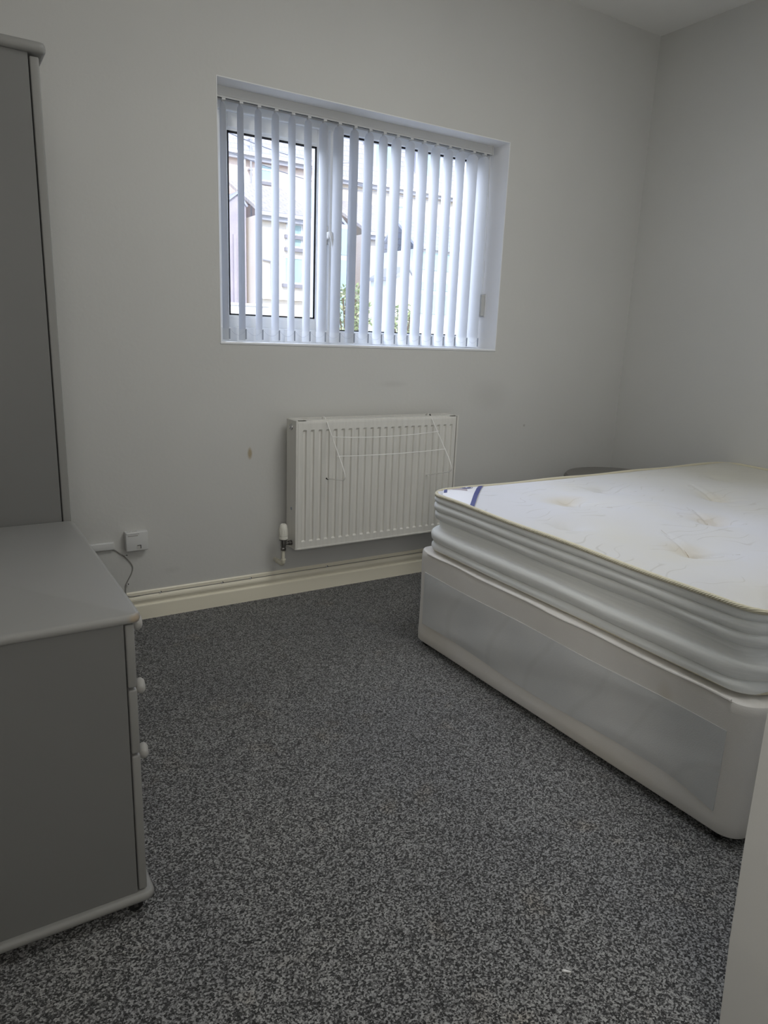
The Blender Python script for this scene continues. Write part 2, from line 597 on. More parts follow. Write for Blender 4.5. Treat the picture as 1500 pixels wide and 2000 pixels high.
M['ground'] = render_wall('yard_ground', (0.40, 0.39, 0.36), (0.48, 0.46, 0.42), 1.5)

# ------------------------------------------------------------------ room shell
WY = 2.952          # inner face of the window wall
XR = 3.537          # inner face of the right wall
XL = -0.30
H = 2.85
WX0, WX1, WZ0, WZ1 = 1.036, 2.530, 1.157, 2.163   # window opening
FY0_ = 3.131

mb = MB(); mb.box(XL - 0.2, XR + 0.2, -1.6, WY + 0.3, -0.15, 0.0)
struct('floor', mb, M['carpet'])
mb = MB(); mb.box(XL - 0.2, XR + 0.2, -1.6, WY + 0.3, H, H + 0.2)
struct('ceiling', mb, M['ceiling'])

# window wall with a real opening: a frame-shaped solid
mb = MB()
y0, y1 = WY, WY + 0.27
xs = [XL, WX0, WX1, XR]
zs = [0.0, WZ0, WZ1, H]
def vface(y, flip):
    grid = [[mb.bm.verts.new((x, y, z)) for x in xs] for z in zs]
    for j in range(3):
        for i in range(3):
            if i == 1 and j == 1:
                continue
            mb.bm.faces.new((grid[j][i], grid[j][i + 1], grid[j + 1][i + 1], grid[j + 1][i]))
    return grid
ga = vface(y0, False); gb = vface(y1, True)
loop = [(1, 1), (1, 2), (2, 2), (2, 1)]
for (a, b), (c, d) in zip(loop, loop[1:] + loop[:1]):
    mb.bm.faces.new((ga[a][b], ga[c][d], gb[c][d], gb[a][b]))
for i in range(3):
    mb.bm.faces.new((ga[0][i], ga[0][i + 1], gb[0][i + 1], gb[0][i]))
    mb.bm.faces.new((ga[3][i], ga[3][i + 1], gb[3][i + 1], gb[3][i]))
    mb.bm.faces.new((ga[i][0], ga[i + 1][0], gb[i + 1][0], gb[i][0]))
    mb.bm.faces.new((ga[i][3], ga[i + 1][3], gb[i + 1][3], gb[i][3]))
struct('wall_back', mb, M['wall_marked'])
mb = MB(); mb.box(XR, XR + 0.2, -1.6, WY + 0.27, 0, H)
struct('wall_right', mb, M['wall_right'])
mb = MB(); mb.box(XL - 0.2, XL, -1.6, WY + 0.27, 0, H)
struct('wall_left', mb, M['wall'])
mb = MB(); mb.box(XL, XR, -1.6, -1.4, 0, H)
struct('wall_front', mb, M['wall'])
# the projecting wall beside the camera (its corner leans out slightly at the foot)
mb = MB()
prof = [(0.0, 1.048), (0.094, 1.040), (0.28, 1.022), (0.474, 1.012), (0.693, 1.008), (1.2, 1.006), (H, 1.006)]
vs_near = [mb.bm.verts.new((x, -1.4, z)) for z, x in prof]
vs_far = [mb.bm.verts.new((x, 0.5, z)) for z, x in prof]
e_near = [mb.bm.verts.new((XR, -1.4, z)) for z, x in prof]
e_far = [mb.bm.verts.new((XR, 0.5, z)) for z, x in prof]
for A, B in ((vs_near, vs_far), (vs_far, e_far), (e_far, e_near), (e_near, vs_near)):
    for i in range(len(prof) - 1):
        mb.bm.faces.new((A[i], B[i], B[i + 1], A[i + 1]))
for i in (0, -1):
    mb.bm.faces.new((vs_near[i], vs_far[i], e_far[i], e_near[i]))
struct('wall_corner', mb, M['wall'])

# skirting boards: moulded profile swept along the walls
SK = [(0.0, 0.0), (0.015, 0.0), (0.015, 0.060), (0.0135, 0.064), (0.010, 0.066), (0.009, 0.071), (0.011, 0.078), (0.0145, 0.087), (0.0148, 0.094),
      (0.012, 0.101), (0.0075, 0.106), (0.007, 0.109), (0.007, 0.121), (0.004, 0.125), (0.0, 0.125)]
mb = MB(); mb.prism([(WY - d, z) for d, z in SK], 'x', XL, XR)
struct('baseboard_back', mb, M['skirting'])
mb = MB(); mb.prism([(XR - d, z) for d, z in SK], 'y', 0.5, WY - 0.016)
struct('baseboard_right', mb, M['skirting'])
mb = MB(); mb.prism([(XL + d, z) for d, z in SK], 'y', -1.4, WY - 0.016)
struct('baseboard_left', mb, M['skirting'])

# window sill board
mb = MB(); mb.box(WX0 - 0.002, WX1 + 0.0, WY - 0.004, 3.135, WZ0, 1.1685, 0.004)
struct('trim_1', mb, M['sill_white'])

# recess lining (head and jambs): wall colour lightened to carry window light
M['reveal'] = plaster('recess_lit_paint', (0.86, 0.86, 0.86), 0.08)
mb = MB()
mb.box(WX1 - 0.003, WX1 + 0.001, WY - 0.0015, FY0_, WZ0 + 0.002, WZ1 - 0.0005, 0.0008, 1)
mb.box(WX0 - 0.001, WX0 + 0.003, WY - 0.0015, FY0_, WZ0 + 0.002, WZ1 - 0.0005, 0.0008, 1)
mb.box(WX0, WX1, WY - 0.0015, FY0_, WZ1 - 0.003, WZ1 + 0.001, 0.0008, 1)
struct('trim_2', mb, M['reveal'])

# ------------------------------------------------------------------ window
win = bpy.data.objects.new('window_1', None); C.objects.link(win)
win.location = (1.783, 3.16, WZ0); win['kind'] = 'structure'
FY0, FY1 = 3.13, 3.20
mb = MB()
mb.box(WX0, 1.090, FY0, FY1, 1.165, WZ1, 0.004)
mb.box(2.432, WX1, FY0, FY1, 1.165, WZ1, 0.004)
mb.box(1.088, 2.434, FY0 + 0.0005, FY1, 2.100, WZ1, 0.004)
mb.box(1.088, 2.434, FY0 + 0.0005, FY1, 1.165, 1.230, 0.004)
mb.box(1.628, 1.692, FY0 + 0.001, FY1, 1.228, 2.102, 0.004)
obj('window_frame', mb, M['upvc'], win)
# opening light: sash set back behind the frame face
mb = MB()
sy0, sy1 = 3.150, 3.205
def sash_side(x0, x1, z0, z1):
    mb.box(x0, x1, sy0, sy1, z0, z1, 0.006, 2)
sash_side(1.088, 1.150, 1.226, 2.104)
sash_side(1.572, 1.630, 1.226, 2.104)
sash_side(1.149, 1.573, 2.040, 2.104)
sash_side(1.149, 1.573, 1.226, 1.276)
# inner bead
mb.box(1.146, 1.576, 3.156, 3.166, 2.030, 2.048, 0.003)
mb.box(1.146, 1.576, 3.156, 3.166, 1.268, 1.282, 0.003)
sash = obj('window_sash', mb, M['upvc'], win)
def gasket(x0, x1, z0, z1, y, w, parent):
    mb = MB()
    mb.box(x0, x1, y, y + 0.006, z1 - w, z1)
    mb.box(x0, x1, y, y + 0.006, z0, z0 + w * 0.8)
    mb.box(x0, x0 + w, y, y + 0.0055, z0, z1)
    mb.box(x1 - w, x1, y, y + 0.0055, z0, z1)
    obj('gasket', mb, M['gasket'], parent)
gasket(1.149, 1.573, 1.281, 2.031, 3.157, 0.0085, sash)
gasket(1.691, 2.433, 1.229, 2.101, 3.146, 0.0085, win)
mb = MB(); mb.box(1.148, 1.580, 3.1685, 3.1725, 1.274, 2.040)
obj('window_pane', mb, M['glass'], sash)
mb = MB(); mb.box(1.690, 2.436, 3.1685, 3.1725, 1.226, 2.106)
obj('window_pane', mb, M['glass'], win)
# handle on the sash stile
mb = MB()
mb.box(1.604, 1.630, 3.138, 3.152, 1.618, 1.700, 0.005, 3)
mb.box(1.609, 1.629, 3.098, 3.140, 1.640, 1.672, 0.006, 3)
mb.tube(smooth_path([(1.620, 3.104, 1.668), (1.624, 3.096, 1.645), (1.632, 3.094, 1.615), (1.636, 3.096, 1.58), (1.637, 3.098, 1.545)], 5),
        [0.010] * 6 + [0.009] * 5 + [0.0075] * 10, 10)
obj('window_handle', mb, M['white_plastic'], sash, smooth=True)

# ------------------------------------------------------------------ vertical blind
blind = thing('vertical_blind', 'white vertical fabric blind with open slats hanging in the window recess', 'blind', (1.783, 3.068, 2.12))
mb = MB()
mb.box(1.040, 2.500, 3.047, 3.092, 2.126, 2.1615, 0.003)
mb.box(1.040, 2.500, 3.050, 3.052, 2.119, 2.127)
mb.box(1.040, 2.500, 3.087, 3.089, 2.119, 2.127)
hr = obj('headrail', mb, M['headrail'], blind)
mb = MB(); mb.box(2.500, 2.506, 3.045, 3.094, 2.117, 2.162, 0.002)
obj('end_cap', mb, M['white_plastic'], hr)
mb = MB(); mb.box(1.045, 2.497, 3.0530, 3.0680, 2.1212, 2.1275)
obj('track_slot', mb, M['dark_slot'], hr)

SW = 0.0445
def slat_bm(x, a, twist, zt=2.106, zb=1.176):
    """one slat: shallow curved strip, rounded shoulders at the top"""
    mb = MB()
    nu, zsn = 8, [zb, zb + 0.046, zb + 0.05, 1.4, 1.6, 1.8, 2.0, zt - 0.022, zt - 0.010, zt]
    def pt(u, z, off):
        t = (z - zb) / (zt - zb)
        ang = a + twist * (1 - t)
        uu = u
        if z > zt - 0.03:
            k = (z - (zt - 0.022)) / 0.022
            lim = SW * (1.0 - 0.55 * max(0, k) ** 1.6)
            uu = max(-lim, min(lim, u))
        bow = 0.0065 * (1 - (uu / SW) ** 2) + off
        dx, dy = math.sin(ang), math.cos(ang)
        return (x + uu * dx + bow * -dy, 3.068 + uu * dy + bow * dx, z)
    us = [-SW + 2 * SW * i / nu for i in range(nu + 1)]
    f = [[mb.bm.verts.new(pt(u, z, 0.0)) for u in us] for z in zsn]
    g = [[mb.bm.verts.new(pt(u, z, -0.0005)) for u in us] for z in zsn]
    for A, s in ((f, 1), (g, -1)):
        for j in range(len(zsn) - 1):
            for i in range(nu):
                q = (A[j][i], A[j][i + 1], A[j + 1][i + 1], A[j + 1][i])
                mb.bm.faces.new(q if s == 1 else q[::-1])
    for j in range(len(zsn) - 1):
        mb.bm.faces.new((f[j][0], f[j + 1][0], g[j + 1][0], g[j][0]))
        mb.bm.faces.new((f[j][nu], f[j + 1][nu], g[j + 1][nu], g[j][nu]))
    for i in range(nu):
        mb.bm.faces.new((f[0][i], f[0][i + 1], g[0][i + 1], g[0][i]))
        mb.bm.faces.new((f[-1][i], f[-1][i + 1], g[-1][i + 1], g[-1][i]))
    return mb, pt

near_x = [1.022 + 0.0772, 1.173, 1.252, 1.329, 1.405, 1.481, 1.559, 1.636, 1.712, 1.790, 1.864, 1.939, 2.014, 2.090, 2.161, 2.237, 2.311, 2.391, 2.463]
angs = [3, 4, 3, 3, 4, 4, 1, -3, 2, 1, 4, 0, 3, 0, 4, 5, 4, -2, -3]
tips = []
for nx, ad in zip(near_x, angs):
    a = math.radians(ad)
    cx_ = nx + SW * math.sin(a)
    tw = math.radians(random.uniform(-2.5, 1.5))
    mb, pt = slat_bm(cx_, a, tw)
    s = obj('slat', mb, M['blind'], blind, smooth=True, origin=(cx_, 3.068, 2.106))
    # hanger at the top
    mb = MB()
    mb.box(cx_ - 0.004, cx_ + 0.004, 3.060, 3.076, 2.098, 2.121, 0.002)
    mb.box(cx_ - 0.008, cx_ + 0.008, 3.0515, 3.055, 2.112, 2.124, 0.001)
    obj('slat_hanger', mb, M['white_plastic'], s)
    # weight in the hem: a stiff plate
    mb = MB()
    us = [-SW * 0.97 + 2 * SW * 0.97 * i / 8 for i in range(9)]
    zz = [1.1745, 1.222]
    A = [[mb.bm.verts.new(pt(u, z, 0.0012)) for u in us] for z in zz]
    B = [[mb.bm.verts.new(pt(u, z, -0.0016)) for u in us] for z in zz]
    for i in range(8):
        mb.bm.faces.new((A[0][i], A[0][i + 1], A[1][i + 1], A[1][i]))
        mb.bm.faces.new((B[0][i], B[1][i], B[1][i + 1], B[0][i + 1]))
        mb.bm.faces.new((A[0][i], B[0][i], B[0][i + 1], A[0][i + 1]))
        mb.bm.faces.new((A[1][i], A[1][i + 1], B[1][i + 1], B[1][i]))
    for i in (0, 8):
        mb.bm.faces.new((A[0][i], A[1][i], B[1][i], B[0][i]))
    obj('slat_weight', mb, M['upvc'], s)
    tip = Vector(pt(-SW, 1.20, 0.0))
    tips.append(tip)
    mb = MB()
    mb.box(tip.x - 0.0005, tip.x + 0.0042, tip.y - 0.004, tip.y + 0.004, 1.179, 1.222, 0.001)
    obj('chain_clip', mb, M['clip_grey'], s)
# bead chain hanging in loops between the weights
mb = MB()
for A, B in zip(tips, tips[1:]):
    nb = 15
    for k in range(nb + 1):
        t = k / nb
        p = A.lerp(B, t)
        dip = 0.026 * (1 - (2 * t - 1) ** 2)
        mb.ball((p.x + 0.002, p.y - 0.005, 1.222 - dip), 0.0011, 1)
obj('bead_chain', mb, M['chain'], blind)
# control cords at the right end and their weight
mb = MB()
for x, y, z in ((2.506, 3.058, 1.450), (2.510, 3.072, 1.450), (2.516, 3.088, 1.450), (2.512, 3.064, 1.45)):
    mb = MB(); mb.tube(smooth_path([(x - 0.012, y, 2.118), (x - 0.004, y, 1.8), (x, y, z)], 6), 0.0013, 6)
    obj('control_cord', mb, M['white_plastic'], blind, smooth=True)
mb = MB(); mb.box(2.503, 2.528, 3.060, 3.098, 1.338, 1.446, 0.003)
cw = obj('cord_weight', mb, M['weight_grey'], blind)
mb = MB(); mb.box(2.524, 2.5295, 3.053, 3.101, 1.332, 1.452, 0.001)
obj('weight_bracket', mb, M['white_plastic'], cw)

# ------------------------------------------------------------------ radiator
RX0, RX1, RY0, RY1, RZ0, RZ1 = 1.322, 2.206, 2.817, 2.914, 0.258, 0.843
rad = thing('radiator', 'white double panel radiator with ribbed front on the wall below the window', 'radiator', (1.765, 2.87, RZ0))
# ribbed front sheet: recessed flutes
mb = MB()
nf, fx0, fx1 = 22, 1.352, 2.192
pitch = (fx1 - fx0) / nf
xs_ = [(RX0 + 0.010, 0.0), (RX0 + 0.016, 0)]
for i in range(nf):
    a = fx0 + i * pitch
    xs_ += [(a, 0.0), (a + 0.006, 1.0), (a + 0.0175, 1.0), (a + 0.021, 0.0)]
xs_ += [(RX1 - 0.0115, 0.0)]
xs_ = [(x, d) for k, (x, d) in enumerate(xs_) if k == 0 or x > xs_[k - 1][0] + 1e-5]
zs_ = [(RZ0 + 0.006, 0), (RZ0 + 0.034, 0), (RZ0 + 0.0400, 1), (RZ1 - 0.048, 1), (RZ1 - 0.040, 0), (RZ1 - 0.012, 0), (RZ1 - 0.004, -0.4), (RZ1 + 0.0, -1.2)]
rows = []
for z, dz in zs_:
    row = []
    for x, dx in xs_:
        d = 0.0085 * dx * max(dz, 0)
        yy = RY0 + d + (0.006 if dz < -1 else 0.0015 if dz < 0 else 0)
        row.append((x, yy, z))
    rows.append(row)
front = mb.grid(rows)
# close it to a thin sheet: back side
back_rows = [[(p[0], RY0 + 0.014, p[2]) for p in (r[0], r[-1])] for r in rows]
bk = mb.grid(back_rows)
for j in range(len(rows) - 1):
    mb.bm.faces.new((front[j][0], front[j + 1][0], bk[j + 1][0], bk[j][0]))
    mb.bm.faces.new((front[j][-1], front[j + 1][-1], bk[j + 1][1], bk[j][1]))
mb.bm.faces.new(front[0][::-1] + [bk[0][0], bk[0][1]][::1])
mb.bm.faces.new(front[-1] + [bk[-1][1], bk[-1][0]])
obj('front_panel', mb, M['radiator'], rad)
mb = MB(); mb.box(RX0 + 0.01, RX1 - 0.008, RY1 - 0.014, RY1 - 0.003, RZ0 + 0.006, RZ1 - 0.001, 0.003)
obj('rear_panel', mb, M['radiator'], rad)
# convector fins between the panels
mb = MB()
for i in range(30):
    x = RX0 + 0.03 + i * (RX1 - RX0 - 0.06) / 29
    mb.box(x, x + 0.001, RY0 + 0.0145, RY1 - 0.0145, RZ0 + 0.05, RZ1 - 0.05)
obj('convector_fins', mb, M['radiator'], rad)
# side covers and the lip round the bottom
for sx0, sx1 in ((RX0 - 0.002, RX0 + 0.009), (RX1 - 0.006, RX1 + 0.003)):
    mb = MB(); mb.box(sx0, sx1, RY0 - 0.003, RY1, RZ0, RZ1 + 0.002, 0.003, 3)
    sc = obj('side_cover', mb, M['radiator'], rad)
    if sx0 < 1.5:
        mb = MB()
        mb.lathe([(0.0001, -0.0045), (0.006, -0.0045), (0.0075, -0.003), (0.013, -0.0025), (0.0145, 0.0), (0.0145, 0.004)], (RX0 - 0.003, 2.864, 0.812), 'x', 20)
        pl = obj('blanking_plug', mb, M['chrome'], sc, smooth=True)
        mb = MB(); mb.box(RX0 - 0.0062, RX0 - 0.0014, 2.8655, 2.8715, 0.802, 0.822, 0.001)
        obj('plug_slot', mb, M['black'], pl)
        mb = MB(); mb.lathe([(0.0001, -0.001), (0.007, -0.001), (0.008, 0.001)], (RX0 - 0.0022, 2.858, 0.444), 'x', 16)
        obj('oval_badge', mb, M['clip_grey'], sc)
mb = MB()
mb.box(RX0 + 0.004, RX1 - 0.011, RY0 - 0.003, RY0 + 0.008, RZ0 - 0.001, RZ0 + 0.0075, 0.002)
obj('bottom_lip', mb, M['radiator'], rad)
# top grille: rim and long slots
mb = MB()
gy0, gy1 = RY0 + 0.004, RY1 - 0.002
mb.box(RX0 + 0.006, RX1 - 0.0115, gy0, gy0 + 0.010, RZ1 - 0.004, RZ1 + 0.0035, 0.001)
mb.box(RX0 + 0.006, RX1 - 0.0115, gy1 - 0.010, gy1, RZ1 - 0.004, RZ1 + 0.0035, 0.001)
mb.box(RX0 + 0.006, RX0 + 0.05, gy0, gy1, RZ1 - 0.004, RZ1 + 0.003, 0.001)
mb.box(RX1 - 0.05, RX1 - 0.0115, gy0, gy1, RZ1 - 0.004, RZ1 + 0.003, 0.001)
for k in range(1, 4):
    yy = gy0 + k * (gy1 - gy0) / 4
    mb.box(RX0 + 0.04, RX1 - 0.04, yy - 0.006, yy + 0.006, RZ1 - 0.004, RZ1 + 0.0025)
for i in range(14):
    x = RX0 + 0.08 + i * 0.056
    mb.box(x, x + 0.006, gy0 + 0.004, gy1 - 0.004, RZ1 - 0.004, RZ1 + 0.002)
obj('top_grille', mb, M['radiator'], rad)
# thermostatic valve
vx, vy = 1.281, 2.857
mb = MB()
mb.lathe([(0.0195, 0.0), (0.0205, 0.003), (0.0200, 0.009), (0.0185, 0.010), (0.0195, 0.012), (0.0200, 0.020), (0.0185, 0.050), (0.0160, 0.064), (0.0115, 0.070), (0.0001, 0.0715)], (vx, vy, 0.306), 'z', 28)
vh = obj('valve_head', mb, M['valve_white'], rad, smooth=True)
for k in range(6):
    mb = MB()
    a = 2 * PI * k / 6 - 0.45 * PI
    ring = []
    for j in range(17):
        t = PI + PI * j / 16
        z = 0.352 + 0.018 * math.sin(t) * (1.5 if math.sin(t) < 0 else 1)
        da = 0.32 * math.cos(t)
        rr = 0.0192 - max(0, (z - 0.356)) * 0.12
        ring.append((vx + rr * math.cos(a + da), vy + rr * math.sin(a + da), z))
    mb.tube(ring, 0.0013, 6)
    obj('grip_ridge', mb, M['valve_white'], vh, smooth=True)
mb = MB()
mb.lathe([(0.0185, 0.300), (0.0185, 0.306)], (vx, vy, 0.0), 'z', 20)
mb.lathe([(0.0105, 0.268), (0.0125, 0.272), (0.0125, 0.292), (0.0115, 0.301)], (vx, vy, 0.0), 'z', 18)
mb.lathe([(0.008, 0.250), (0.0125, 0.252), (0.0130, 0.262), (0.0085, 0.267), (0.0085, 0.270)], (vx, vy, 0.0), 'z', 8)
mb.lathe([(0.008, 0.0), (0.008, 0.020), (0.012, 0.021), (0.012, 0.029), (0.007, 0.030), (0.007, 0.034), (0.0135, 0.035), (0.0135, 0.0425)], (vx + 0.004, vy, 0.284), 'x', 8)
obj('valve_body', mb, M['dark_metal'], rad, smooth=True, angle=25)
mb = MB()
mb.tube([(vx, vy, 0.252), (vx, vy, 0.225), (vx, vy, 0.205)], 0.0075, 14)
mb.tube(smooth_path([(vx, vy, 0.207), (vx, vy + 0.002, 0.195), (vx, vy + 0.012, 0.185), (vx, vy + 0.03, 0.183), (vx, vy + 0.060, 0.183), (vx, WY, 0.183)], 5), 0.0095, 14)
mb.lathe([(0.0112, 0.204), (0.0112, 0.210)], (vx, vy, 0.0), 'z', 16)
mb.lathe([(0.0112, 0.0), (0.0112, 0.01)], (vx, WY - 0.035, 0.183), 'y', 16)
obj('supply_pipe', mb, M['pipe_paint'], rad, smooth=True)

# ------------------------------------------------------------------ airer rack hooked over the radiator
rack = thing('radiator_airer', 'white wire clothes airer rack hooked over the front of radiator', 'airer', (1.76, 2.72, 0.6))
def side_wire(x, apex_y, apex_z, tip_z, tip_x, tip_mat):
    mb = MB()
    pts = [(x, 2.868, 0.80), (x, 2.866, 0.842), (x, 2.856, 0.8545), (x, 2.838, 0.852), (x, 2.815, 0.832)]
    top = (x, 2.815, 0.832)
    for k in range(1, 9):
        t = k / 9
        pts.append((x, top[1] + (apex_y + 0.006 - top[1]) * t, top[2] + (apex_z + 0.03 - top[2]) * t))
    pts += [(x, apex_y, apex_z + 0.012), (x, apex_y + 0.003, apex_z), (x - 0.001, apex_y + 0.016, apex_z - 0.011)]
    for k in range(1, 6):
        t = k / 5
        pts.append((x + (tip_x - x) * t, apex_y + 0.016 + (2.8145 - apex_y - 0.016) * t, apex_z - 0.011 + (tip_z - apex_z + 0.011) * t))
    mb.tube(smooth_path(pts, 3), 0.0021, 8)
    w = obj('side_wire', mb, M['wire_white'], rack, smooth=True)
    mb = MB(); mb.tube([(tip_x, 2.801, tip_z - 0.0005), (tip_x, 2.8155, tip_z + 0.0005)], 0.0036, 8)
    obj('rubber_tip', mb, tip_mat, w)
side_wire(1.471, 2.638, 0.612, 0.579, 1.473, M['black'])
side_wire(2.045, 2.637, 0.612, 0.556, 2.030, M['wire_white'])
for (ya, za), (yb, zb), sag in (((2.758, 0.777), (2.763, 0.780), 0.012), ((2.712, 0.698), (2.703, 0.702), 0.006)):
    mb = MB()
    pts = []
    for k in range(13):
        t = k / 12
        pts.append((1.466 + (2.050 - 1.466) * t, ya + (yb - ya) * t - 0.003, za + (zb - za) * t - sag * (1 - (2 * t - 1) ** 2)))
    mb.tube(pts, 0.0019, 8)
    obj('cross_bar', mb, M['wire_white'], rack, smooth=True)
for a_, b_2 in (((2.045, 2.836, 0.853), (2.045, 2.829, 0.8465)), ((2.045, 2.866, 0.848), (2.045, 2.8665, 0.838))):
    mb = MB(); mb.tube([a_, b_2], 0.0032, 8)
    obj('rubber_sleeve', mb, M['black'], rack)

# ------------------------------------------------------------------ socket, trunking and cable on the window wall
sk = thing('telephone_socket', 'small square white telephone socket box mounted low on the window wall', 'socket', (0.652, WY, 0.352))
mb = MB(); mb.box(0.609, 0.698, WY - 0.032, WY, 0.313, 0.395, 0.004, 3)
obj('socket_box', mb, M['white_plastic'], sk, smooth=True)
mb = MB(); mb.box(0.612, 0.664, WY - 0.034, WY - 0.030, 0.386, 0.392, 0.0015)
obj('socket_lip', mb, M['white_plastic'], sk)
for v_ in ((0.617, 0.658, WY - 0.0325, WY - 0.031, 0.3775, 0.3805), (0.617, 0.632, WY - 0.022, WY - 0.020, 0.3945, 0.3957), (0.636, 0.656, WY - 0.022, WY - 0.020, 0.3945, 0.3957)):
    mb = MB(); mb.box(*v_)
    obj('vent_slot', mb, M['cable'], sk)
mb = MB(); mb.box(0.652, 0.669, WY - 0.0326, WY - 0.0312, 0.322, 0.338, 0.0006)
jp = obj('jack_port', mb, M['cable_white'], sk)
mb = MB()
mb.box(0.6665, 0.669, WY - 0.0336, WY - 0.0324, 0.323, 0.338)
mb.box(0.654, 0.669, WY - 0.0336, WY - 0.0324, 0.336, 0.338)
obj('port_rim', mb, M['dark_slot'], jp)

mb = MB(); mb.box(0.30, 0.567, WY - 0.016, WY, 0.324, 0.357, 0.005, 3)
tr = obj('cable_trunking', mb, M['white_plastic'], None, smooth=True)
tag(tr, 'short white trunking strip on the wall left of the telephone socket', 'trunking')

cb = thing('telephone_cable', 'thin grey cable curling down from white trunking and along the skirting', 'cable', (0.60, WY, 0.2))
mb = MB()
cpts = [(0.560, 2.9455, 0.324), (0.571, 2.949, 0.318), (0.589, 2.949, 0.302), (0.606, 2.949, 0.287), (0.628, 2.949, 0.259), (0.637, 2.949, 0.235),
        (0.631, 2.949, 0.209), (0.616, 2.949, 0.182), (0.606, 2.949, 0.161), (0.604, 2.949, 0.138), (0.604, 2.9485, 0.127), (0.606, 2.942, 0.116), (0.625, 2.9425, 0.1085), (0.66, 2.943, 0.1085)]
mb.tube(smooth_path(cpts, 5), 0.0024, 7)
obj('cable_drop', mb, M['cable'], cb, smooth=True)
mb = MB()
run = [(0.66 + i * 0.06, 2.9430, 0.1085 + random.uniform(-0.0006, 0.0006)) for i in range(47)]
mb.tube(run, 0.0017, 6)
obj('cable_run', mb, M['cable'], cb, smooth=True)
for (x, y, z) in ((0.612, 2.9465, 0.2895), (0.612, 2.9465, 0.163), (0.745, 2.941, 0.110), (1.02, 2.941, 0.110), (1.155, 2.941, 0.110), (1.55, 2.941, 0.110)):
    mb = MB()
    mb.box(x - 0.004, x + 0.004, y - 0.003, y + 0.004, z - 0.004, z + 0.003, 0.001)
    ck = obj('cable_clip', mb, M['white_plastic'], cb)
    mb = MB(); mb.lathe([(0.0022, -0.002), (0.0022, 0.002)], (x + 0.003, y - 0.0025, z + 0.003), 'y', 8)
    obj('clip_nail', mb, M['black'], ck)

# ------------------------------------------------------------------ furniture on the left
def rounded_slab(x0, x1, y0, y1, z0, z1, rc, re):
    """board with rounded front corners (x1 side) and a bull-nosed edge"""
    mb = MB()
    out = [(x0, y0)]
    for k in range(7):
        a = -PI / 2 + PI / 2 * k / 6
        out.append((x1 - rc + rc * math.cos(a), y0 + rc + rc * math.sin(a)))
    for k in range(7):
        a = PI / 2 * k / 6
        out.append((x1 - rc + rc * math.cos(a), y1 - rc + rc * math.sin(a)))
    out.append((x0, y1))
    cx, cy = (x0 + x1) / 2, (y0 + y1) / 2
    levels = []
    ns = 6
    for k in range(ns + 1):
        a = -PI / 2 + PI * k / ns
        levels.append((re * (1 - math.cos(a)), (z0 + z1) / 2 + (z1 - z0) / 2 * math.sin(a)))
    rings = []
    for ins, z in levels:
        rings.append([mb.bm.verts.new((max(min(x, x1 - ins) if x > cx else x, x0), (y + ins) if y < cy - (y1 - y0) * 0.5 + rc + ins else (y - ins) if y > cy + (y1 - y0) * 0.5 - rc - ins else y, z)) for x, y in out])
    n = len(out)
    for A, B in zip(rings, rings[1:]):
        for i in range(n):
            mb.bm.faces.new((A[i], A[(i + 1) % n], B[(i + 1) % n], B[i]))
    mb.bm.faces.new(rings[0][::-1]); mb.bm.faces.new(rings[-1])
    return mb

def knob(parent, x, y, z):
    mb = MB()
    mb.lathe([(0.006, 0.0), (0.006, 0.006), (0.012, 0.010), (0.0165, 0.016), (0.0165, 0.021), (0.012, 0.026), (0.0001, 0.028)], (x, y, z), 'x', 20)
    return obj('knob', mb, M['knob'], parent, smooth=True)

def castor(parent, x, y, r=0.015):
    mb = MB()
    mb.lathe([(r * 0.55, -0.010), (r, -0.008), (r, -0.001), (r * 0.8, 0.0), (r, 0.001), (r, 0.008), (r * 0.55, 0.010)], (x, y, r), 'y', 20)
    c_ = obj('castor', mb, M['black'], parent, smooth=True)
    mb = MB()
    zt_ = 2 * r + 0.002
    mb.prism([(y - 0.0125, r * 0.8), (y - 0.0105, r * 0.8), (y - 0.0105, zt_ - 0.0012), (y + 0.0105, zt_ - 0.0012), (y + 0.0105, r * 0.8), (y + 0.0125, r * 0.8), (y + 0.0125, zt_), (y - 0.0125, zt_)], 'x', x - 0.004, x + 0.004)
    obj('castor_fork', mb, M['dark_metal'], c_)
    return c_

CX0 = -0.27
chest = thing('chest_of_drawers', 'low grey three drawer chest on castors in the left foreground', 'chest of drawers', (0.0, 1.71, 0.0))
CY0, CY1 = 1.336, 2.090
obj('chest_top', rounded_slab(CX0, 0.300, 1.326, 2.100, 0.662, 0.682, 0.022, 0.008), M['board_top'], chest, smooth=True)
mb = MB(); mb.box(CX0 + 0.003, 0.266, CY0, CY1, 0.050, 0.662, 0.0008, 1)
obj('carcass', mb, M['board'], chest)
for z0, z1 in ((0.5235, 0.658), (0.3775, 0.519), (0.052, 0.373)):
    mb = MB(); mb.box(0.269, 0.2865, CY0 + 0.001, CY1 - 0.001, z0, z1, 0.004, 3)
    d = obj('drawer', mb, M['board_edge'], chest, smooth=True)
    zk = {0.5235: 0.640, 0.3775: 0.4985, 0.052: 0.348}[z0]
    for yk in (CY0 + 0.055, CY1 - 0.055):
        knob(d, 0.2855, yk, zk)
obj('chest_base', rounded_slab(CX0, 0.3015, 1.322, 2.100, 0.030, 0.050, 0.022, 0.008), M['board_edge'], chest, smooth=True)
for x_, y_ in ((0.262, 1.350), (0.262, 2.06), (CX0 + 0.05, 1.365), (CX0 + 0.05, 2.06)):
    castor(chest, x_, y_)

